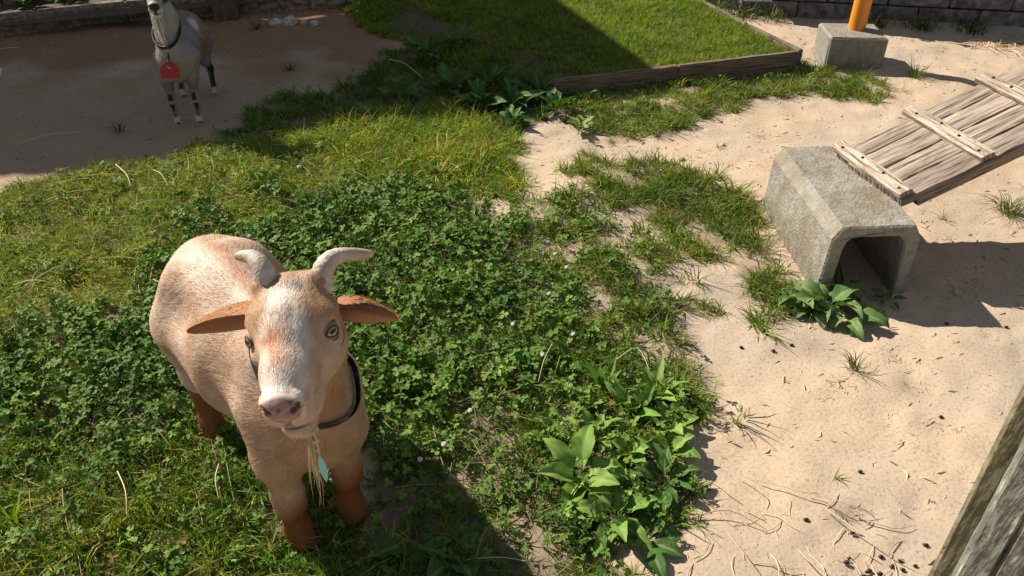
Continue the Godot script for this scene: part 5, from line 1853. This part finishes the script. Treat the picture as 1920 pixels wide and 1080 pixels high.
	for f in fl:
		var o := thing("clover_flower", f[2], "flower", on_ground(f[0], f[1]), rng.randf() * TAU, "white clover flowers")
		var h := rng.randf_range(0.06, 0.09)
		var st := Acc.new()
		tube(st, [Vector3.ZERO, Vector3(0.006, h * 0.5, 0.004), Vector3(0.012, h, 0)], [0.0011, 0.0011, 0.001], 5, Color(0.13, 0.19, 0.06))
		obj("stem", st.mesh(grass_m), o)
		var hd := Acc.new()
		for k in 46:
			var y := 1.0 - 1.75 * (k + 0.5) / 46.0
			var an := k * 2.39996
			var d := Vector3(sqrt(1 - y * y) * cos(an), y, sqrt(1 - y * y) * sin(an))
			var c := Color(0.88, 0.86, 0.80) if y > -0.3 else Color(0.6, 0.45, 0.36)
			tube(hd, [Vector3(0.012, h, 0) + d * 0.002, Vector3(0.012, h, 0) + d * 0.006 + Vector3(0, 0.001, 0), Vector3(0.012, h, 0) + d * 0.008], [0.0012, 0.0016, 0.0003], 4, c)
		obj("flower_head", hd.mesh(mat(Color.WHITE, 0.8, true)), o)
	# dark leafy plants in the planting bed and beside the wall
	var k := 0
	var spots := [[-3.3, -5.55, 0.16], [-3.05, -5.62, 0.14], [-2.8, -5.82, 0.15], [-3.55, -5.8, 0.25], [-3.2, -6.05, 0.3], [-2.75, -6.3, 0.3], [-2.35, -5.92, 0.16], [-2.3, -6.45, 0.3], [-3.8, -5.6, 0.3], [-1.75, -6.05, 0.2], [-1.3, -6.2, 0.24]]
	var wh := ["left end of the front kerb", "left of the lit kerb stones", "middle of the lit kerb stones", "far left behind the rear kerb", "left behind the rear kerb", "middle behind the rear kerb", "between the kerbs behind the grey goat", "right behind the rear kerb", "frame's top left corner", "brown timber post's right side", "right end of the back kerb"]
	for s in spots:
		leafy_plant("border_plant", "dark leafy border plant at the " + wh[k], "dark plants in the bed behind the kerb", Vector3(s[0], 0.1 if s[2] < 0.2 else 0.18, s[1]), 16, s[2], s[2] * 0.4, Vector2(0.4, 1.4), Vector2(0.5, 1.5), da, db, leaf_m)
		k += 1
	k = 0
	var wl := [[1.45, -5.75, 0.22], [1.62, -5.66, 0.2], [1.3, -5.95, 0.25], [1.8, -5.62, 0.13], [2.45, -5.42, 0.14], [2.75, -5.38, 0.13], [3.05, -5.34, 0.12]]
	var ww := ["lawn's far right corner", "left end of the grey block wall", "far edge of the lawn before the wall", "foot of the wall left of the pole", "foot of the wall right of the pole", "foot of the wall further right of the pole", "right-hand foot of the wall"]
	for s in wl:
		var o := thing("wall_tuft", "dark shaded grassy tuft at the " + ww[k], "grass tuft", on_ground(s[0], s[1]), 0.0, "dark tufts along the foot of the block wall")
		obj("blades", tuft_mesh(grass_m, 110, s[2], 0.006, 0.12, 0.7, [Color(0.04, 0.085, 0.02), Color(0.08, 0.12, 0.03)], 0.08), o)
		k += 1


# ------------------------------------------------------------------ small things on the ground
func pebble_mesh(r: float, c: Color, m: Material, sd: int) -> ArrayMesh:
	var sp := SphereMesh.new()
	sp.radius = r; sp.height = r * 2; sp.radial_segments = 12; sp.rings = 7
	var a := sp.surface_get_arrays(0)
	var acc := Acc.new()
	acc.v = a[Mesh.ARRAY_VERTEX]; acc.n = a[Mesh.ARRAY_NORMAL]; acc.i = a[Mesh.ARRAY_INDEX]; acc.u = a[Mesh.ARRAY_TEX_UV]
	for k in acc.v.size():
		var d := acc.v[k].normalized()
		acc.v[k] = acc.v[k] * (1.0 + 0.45 * n2.get_noise_3d(d.x * 90.0 + sd * 37.0, d.y * 90.0, d.z * 90.0)) * Vector3(1.15, 0.68, 0.95)
		acc.c.append(c)
	return acc.mesh(m)


func details() -> void:
	var pm := mat(Color.WHITE, 0.9, true)
	# grit and chaff on the bare earth
	var dirt := poly([-4.0, -0.7, -4.0, -6.0, 4.2, -6.0, 4.2, -0.7])
	var green := [clover_area, lush_area, bottom_area, lawn_area]
	var bare := func(x: float, z: float) -> bool:
		for g in green:
			if Geometry2D.is_point_in_polygon(Vector2(x, z), g):
				return false
		return true
	var peb := []
	var chaff := []
	for k in 3:
		var a := Acc.new()
		var s := SphereMesh.new()
		s.radius = 0.0026; s.height = 0.0036; s.radial_segments = 5; s.rings = 2
		var ar := s.surface_get_arrays(0)
		a.v = ar[Mesh.ARRAY_VERTEX]; a.n = ar[Mesh.ARRAY_NORMAL]; a.i = ar[Mesh.ARRAY_INDEX]; a.u = ar[Mesh.ARRAY_TEX_UV]
		for j in a.v.size():
			a.v[j] += Vector3(rng.randf_range(-1, 1), 0, rng.randf_range(-1, 1)) * 0.0004
			a.c.append([Color(0.5, 0.41, 0.31), Color(0.34, 0.29, 0.24), Color(0.6, 0.53, 0.45)][k])
		peb.append(a.mesh(pm))
		var b := Acc.new()
		tube(b, [Vector3(-0.009, 0.001, 0), Vector3(0.0, 0.0035, 0.002 * (k - 1)), Vector3(0.010, 0.001, 0)], [0.0007, 0.001, 0.0004], 3, [Color(0.62, 0.49, 0.34), Color(0.56, 0.42, 0.28), Color(0.46, 0.35, 0.24)][k])
		chaff.append(b.mesh(pm))
	var o := stuff("ground_grit", "fine grit and small pebbles strewn over the bare sandy earth", "grit")
	scatter("grit", peb, dirt, 1000, Vector2(0.5, 1.6), o, 0.5, Color(0.8, 0.8, 0.8), Color(1.15, 1.15, 1.15), 0.0, -1.0, 0.0, bare)
	o = stuff("straw_chaff", "short bits of straw chaff strewn over the sandy path", "chaff")
	var near := poly([0.2, -0.7, 0.6, -2.2, 0.2, -3.8, 2.2, -4.2, 3.0, -3.0, 1.6, -0.7])
	scatter("chaff", chaff, near, 2600, Vector2(0.35, 1.2), o, 0.25, Color(0.85, 0.85, 0.85), Color(1.15, 1.1, 1.05), 0.1, -1.0, 0.0, bare)
	scatter("chaff", chaff, dirt, 260, Vector2(0.7, 2.2), o, 0.25, Color(0.8, 0.8, 0.8), Color(1.1, 1.1, 1.05), 0.1, -1.0, 0.0, bare)
	o = stuff("loose_straw", "loose tangle of dry straw on the sand beside the fence post", "straw")
	var straw := []
	for k in 4:
		var b := Acc.new()
		var y := 0.004
		tube(b, spline([Vector3(-0.06, y, 0), Vector3(-0.015, y + 0.008, 0.012 * (k - 1.5)), Vector3(0.03, y + 0.003, 0.008 * (k - 1)), Vector3(0.07, y + 0.002, -0.01)], 7), [0.0014, 0.0015, 0.0015, 0.0014, 0.0014, 0.0012, 0.001, 0.0007], 4, [Color(0.66, 0.53, 0.35), Color(0.55, 0.37, 0.21), Color(0.62, 0.51, 0.36), Color(0.40, 0.30, 0.2)][k])
		straw.append(b.mesh(pm))
	var heap := poly([0.40, -1.42, 0.75, -1.45, 1.0, -1.35, 1.02, -0.9, 0.3, -0.9])
	scatter("straw", straw, heap, 330, Vector2(0.35, 1.1), o, 0.12, Color(0.85, 0.85, 0.85), Color(1.15, 1.1, 1.05), 0.1, -0.15)
	o = stuff("straw_pile", "thin pile of pale straw on the sand at the far right", "straw")
	scatter("straw", straw, poly([2.9, -5.15, 3.2, -5.2, 3.7, -5.1, 3.7, -4.75, 3.1, -4.85]), 900, Vector2(0.6, 1.4), o, 0.2, Color.WHITE, Color(1.2, 1.15, 1.1))
	stalks()
	# stones
	var sm := stone_mat([Color(0.55, 0.5, 0.45), Color(0.72, 0.68, 0.62), Color(0.85, 0.82, 0.78)], [0.25, 0.5, 0.8], 6.0, 101)
	var st := [[0.669, -3.44, 0.017, "left pebble of two on the path above the grass strip"], [0.803, -3.44, 0.015, "right pebble of two on the path above the grass strip"], [0.686, -3.30, 0.015, "pebble at the top edge of the grass strip"], [0.46, -3.02, 0.014, "orange-tinted pebble in the left of the grass strip"], [1.03, -3.585, 0.012, "small dark pebble on the path toward the lawn corner"], [1.0, -2.52, 0.014, "pale pebble in grass beside the culvert"],
		[-1.60, -5.45, 0.045, "flat buff stone at the left of the pale stones by the kerb"], [-1.51, -5.48, 0.055, "largest white stone by the back kerb"], [-1.415, -5.47, 0.028, "small white stone right of the largest pale stone"], [-1.335, -5.46, 0.032, "pinkish stone at the right of the pale stones by the kerb"], [1.62, -2.36, 0.016, "half-buried stone in the ramp's shadow"]]
	var k := 0
	for s in st:
		var big: bool = s[2] > 0.03
		var me := pebble_mesh(s[2], (Color(1.25, 1.22, 1.2) if big else Color(0.9, 0.85, 0.78)), sm, k)
		var ob := obj("stone", me, self, Transform3D(Basis(Vector3.UP, rng.randf() * TAU), on_ground(s[0], s[1], s[2] * 0.25)))
		tag(ob, s[3], "stone", "stones on the earth")
		k += 1
	# droppings
	var dm := mat(lin(0.018, 0.014, 0.012), 0.55)
	var dung := pebble_mesh(0.0055, Color.WHITE, dm, 50)
	var dr := [[0.961, -1.503, "dark dropping right of the grass sprig on the path"], [0.762, -1.339, "dark dropping left of the long straw"], [0.871, -1.302, "dark dropping against the long straw"], [1.043, -1.266, "dark dropping beside the fence post"], [0.861, -2.026, "dark dropping on the path below the culvert weeds, left one"], [0.93, -2.056, "dark dropping on the path below the culvert weeds, right one"], [0.761, -2.048, "dark dropping furthest left on the open path"], [1.497, -2.171, "dark dropping at the left in the ramp's shadow"], [1.7, -2.162, "dark dropping at the right in the ramp's shadow"], [1.28, -1.72, "dark seed-like dropping on the sand near the right edge"]]
	for d in dr:
		var ob := obj("dropping", dung, self, Transform3D(Basis.from_euler(Vector3(0, rng.randf() * TAU, 0)).scaled(Vector3(1.25, 1.0, 0.85)), on_ground(d[0], d[1], 0.004)))
		tag(ob, d[2], "dropping", "goat droppings")
	for j in 14:
		var ob := obj("dropping", dung, self, Transform3D(Basis.from_euler(Vector3(0, rng.randf() * TAU, 0)).scaled(Vector3(1.25, 1.0, 0.85) * rng.randf_range(0.8, 1.1)), on_ground(0.885 + rng.randfn(0, 0.035), -1.205 + rng.randfn(0, 0.03), 0.004)))
		tag(ob, "dark oval dropping in the pile beside the fence post at bottom right", "dropping", "pile of droppings by the fence post")


func stalks() -> void:
	# individually placed dry stalks: [x, z, x, z, x, z, thickness, label]
	var m := mat(Color.WHITE, 0.8, true)
	var s := [
		[-1.82, -3.32, -1.72, -3.2, -1.68, -3.13, 0.004, 0.05, "pale bent straw in the yellow grass at far upper left"],
		[-1.62, -3.25, -1.55, -3.17, -1.50, -3.1, 0.003, 0.05, "thin pale straw right of the bent one in yellow grass"],
		[-1.28, -2.34, -1.2, -2.28, -1.14, -2.22, 0.0032, 0.06, "whitish curved straw in the clover left of the goat's back"],
		[-1.78, -2.33, -1.71, -2.34, -1.63, -2.35, 0.0045, 0.05, "flat yellow straw lying level at the left edge"],
		[-1.72, -2.3, -1.66, -2.4, -1.62, -2.5, 0.003, 0.06, "straw rising from the level yellow one at the left edge"],
		[-1.57, -2.86, -1.52, -2.9, -1.45, -2.97, 0.003, 0.06, "pale straw lying in yellow grass left of the goat's rump"],
		[-0.09, -1.2, -0.06, -1.3, 0.05, -1.38, 0.0022, 0.03, "long curved brown stalk in the goat's shadow at bottom"],
		[-0.11, -1.21, -0.02, -1.2, 0.08, -1.19, 0.0022, 0.03, "straight pale stalk lying level at the bottom centre"],
		[-1.05, -1.45, -1.0, -1.38, -0.98, -1.32, 0.003, 0.06, "white straw bit in the grass at lower left"],
		[-0.79, -1.48, -0.78, -1.42, -0.76, -1.37, 0.003, 0.06, "bent white straw beside the goat's front hoof"],
		[0.67, -1.47, 0.84, -1.39, 0.96, -1.35, 0.0025, 0.012, "long pale straw crossing the sand to the fence post"],
		[0.82, -1.37, 0.9, -1.27, 0.99, -1.19, 0.0028, 0.012, "thick pale straw branching toward the post's foot"],
		[0.62, -1.48, 0.66, -1.43, 0.66, -1.38, 0.0022, 0.012, "hooked straw on the sand right of the weed clump"],
		[0.47, -1.34, 0.56, -1.35, 0.65, -1.3, 0.003, 0.012, "reddish doubled stalk beside the weed clump's foot"],
		[0.54, -1.3, 0.57, -1.22, 0.6, -1.17, 0.0022, 0.012, "curved straw at the bottom right of the clump"],
		[0.71, -1.24, 0.73, -1.19, 0.79, -1.15, 0.003, 0.015, "looped pale straw at the bottom edge near droppings"],
		[-3.30, -4.84, -3.2, -4.93, -3.10, -4.98, 0.006, 0.006, "pale stick lying on the shaded earth before the kerb"],
		[-2.42, -3.58, -2.3, -3.66, -2.15, -3.73, 0.003, 0.012, "thin straw on shaded earth at the left edge"],
		[-0.72, -4.62, -0.62, -4.5, -0.5, -4.36, 0.004, 0.06, "pale stalk in the shaded weeds beside the lawn"],
		[0.13, -2.0, 0.1, -1.9, 0.08, -1.82, 0.0022, 0.07, "long straw stem leaning below the clover flower"],
		[0.33, -1.92, 0.4, -1.97, 0.43, -1.88, 0.0026, 0.06, "pinkish bent stem at the top of the weed clump"]]
	for t in s:
		var acc := Acc.new()
		var y: float = t[7]
		var r: float = t[6] * 0.55
		var c := rc(Color(0.66, 0.57, 0.38), Color(0.55, 0.44, 0.27), 0.1)
		if (t[8] as String).contains("reddish") or (t[8] as String).contains("brown"):
			c = Color(0.42, 0.25, 0.13)
		var pts := spline([on_ground(t[0], t[1], y), on_ground(t[2], t[3], y + 0.012), on_ground(t[4], t[5], y * 0.8)], 8)
		tube(acc, pts, [r, r, r, r, r * 0.9, r * 0.9, r * 0.8, r * 0.7, r * 0.4], 5, c)
		tag(obj("straw_stalk", acc.mesh(m)), t[8], "straw", "dry stalks lying about")
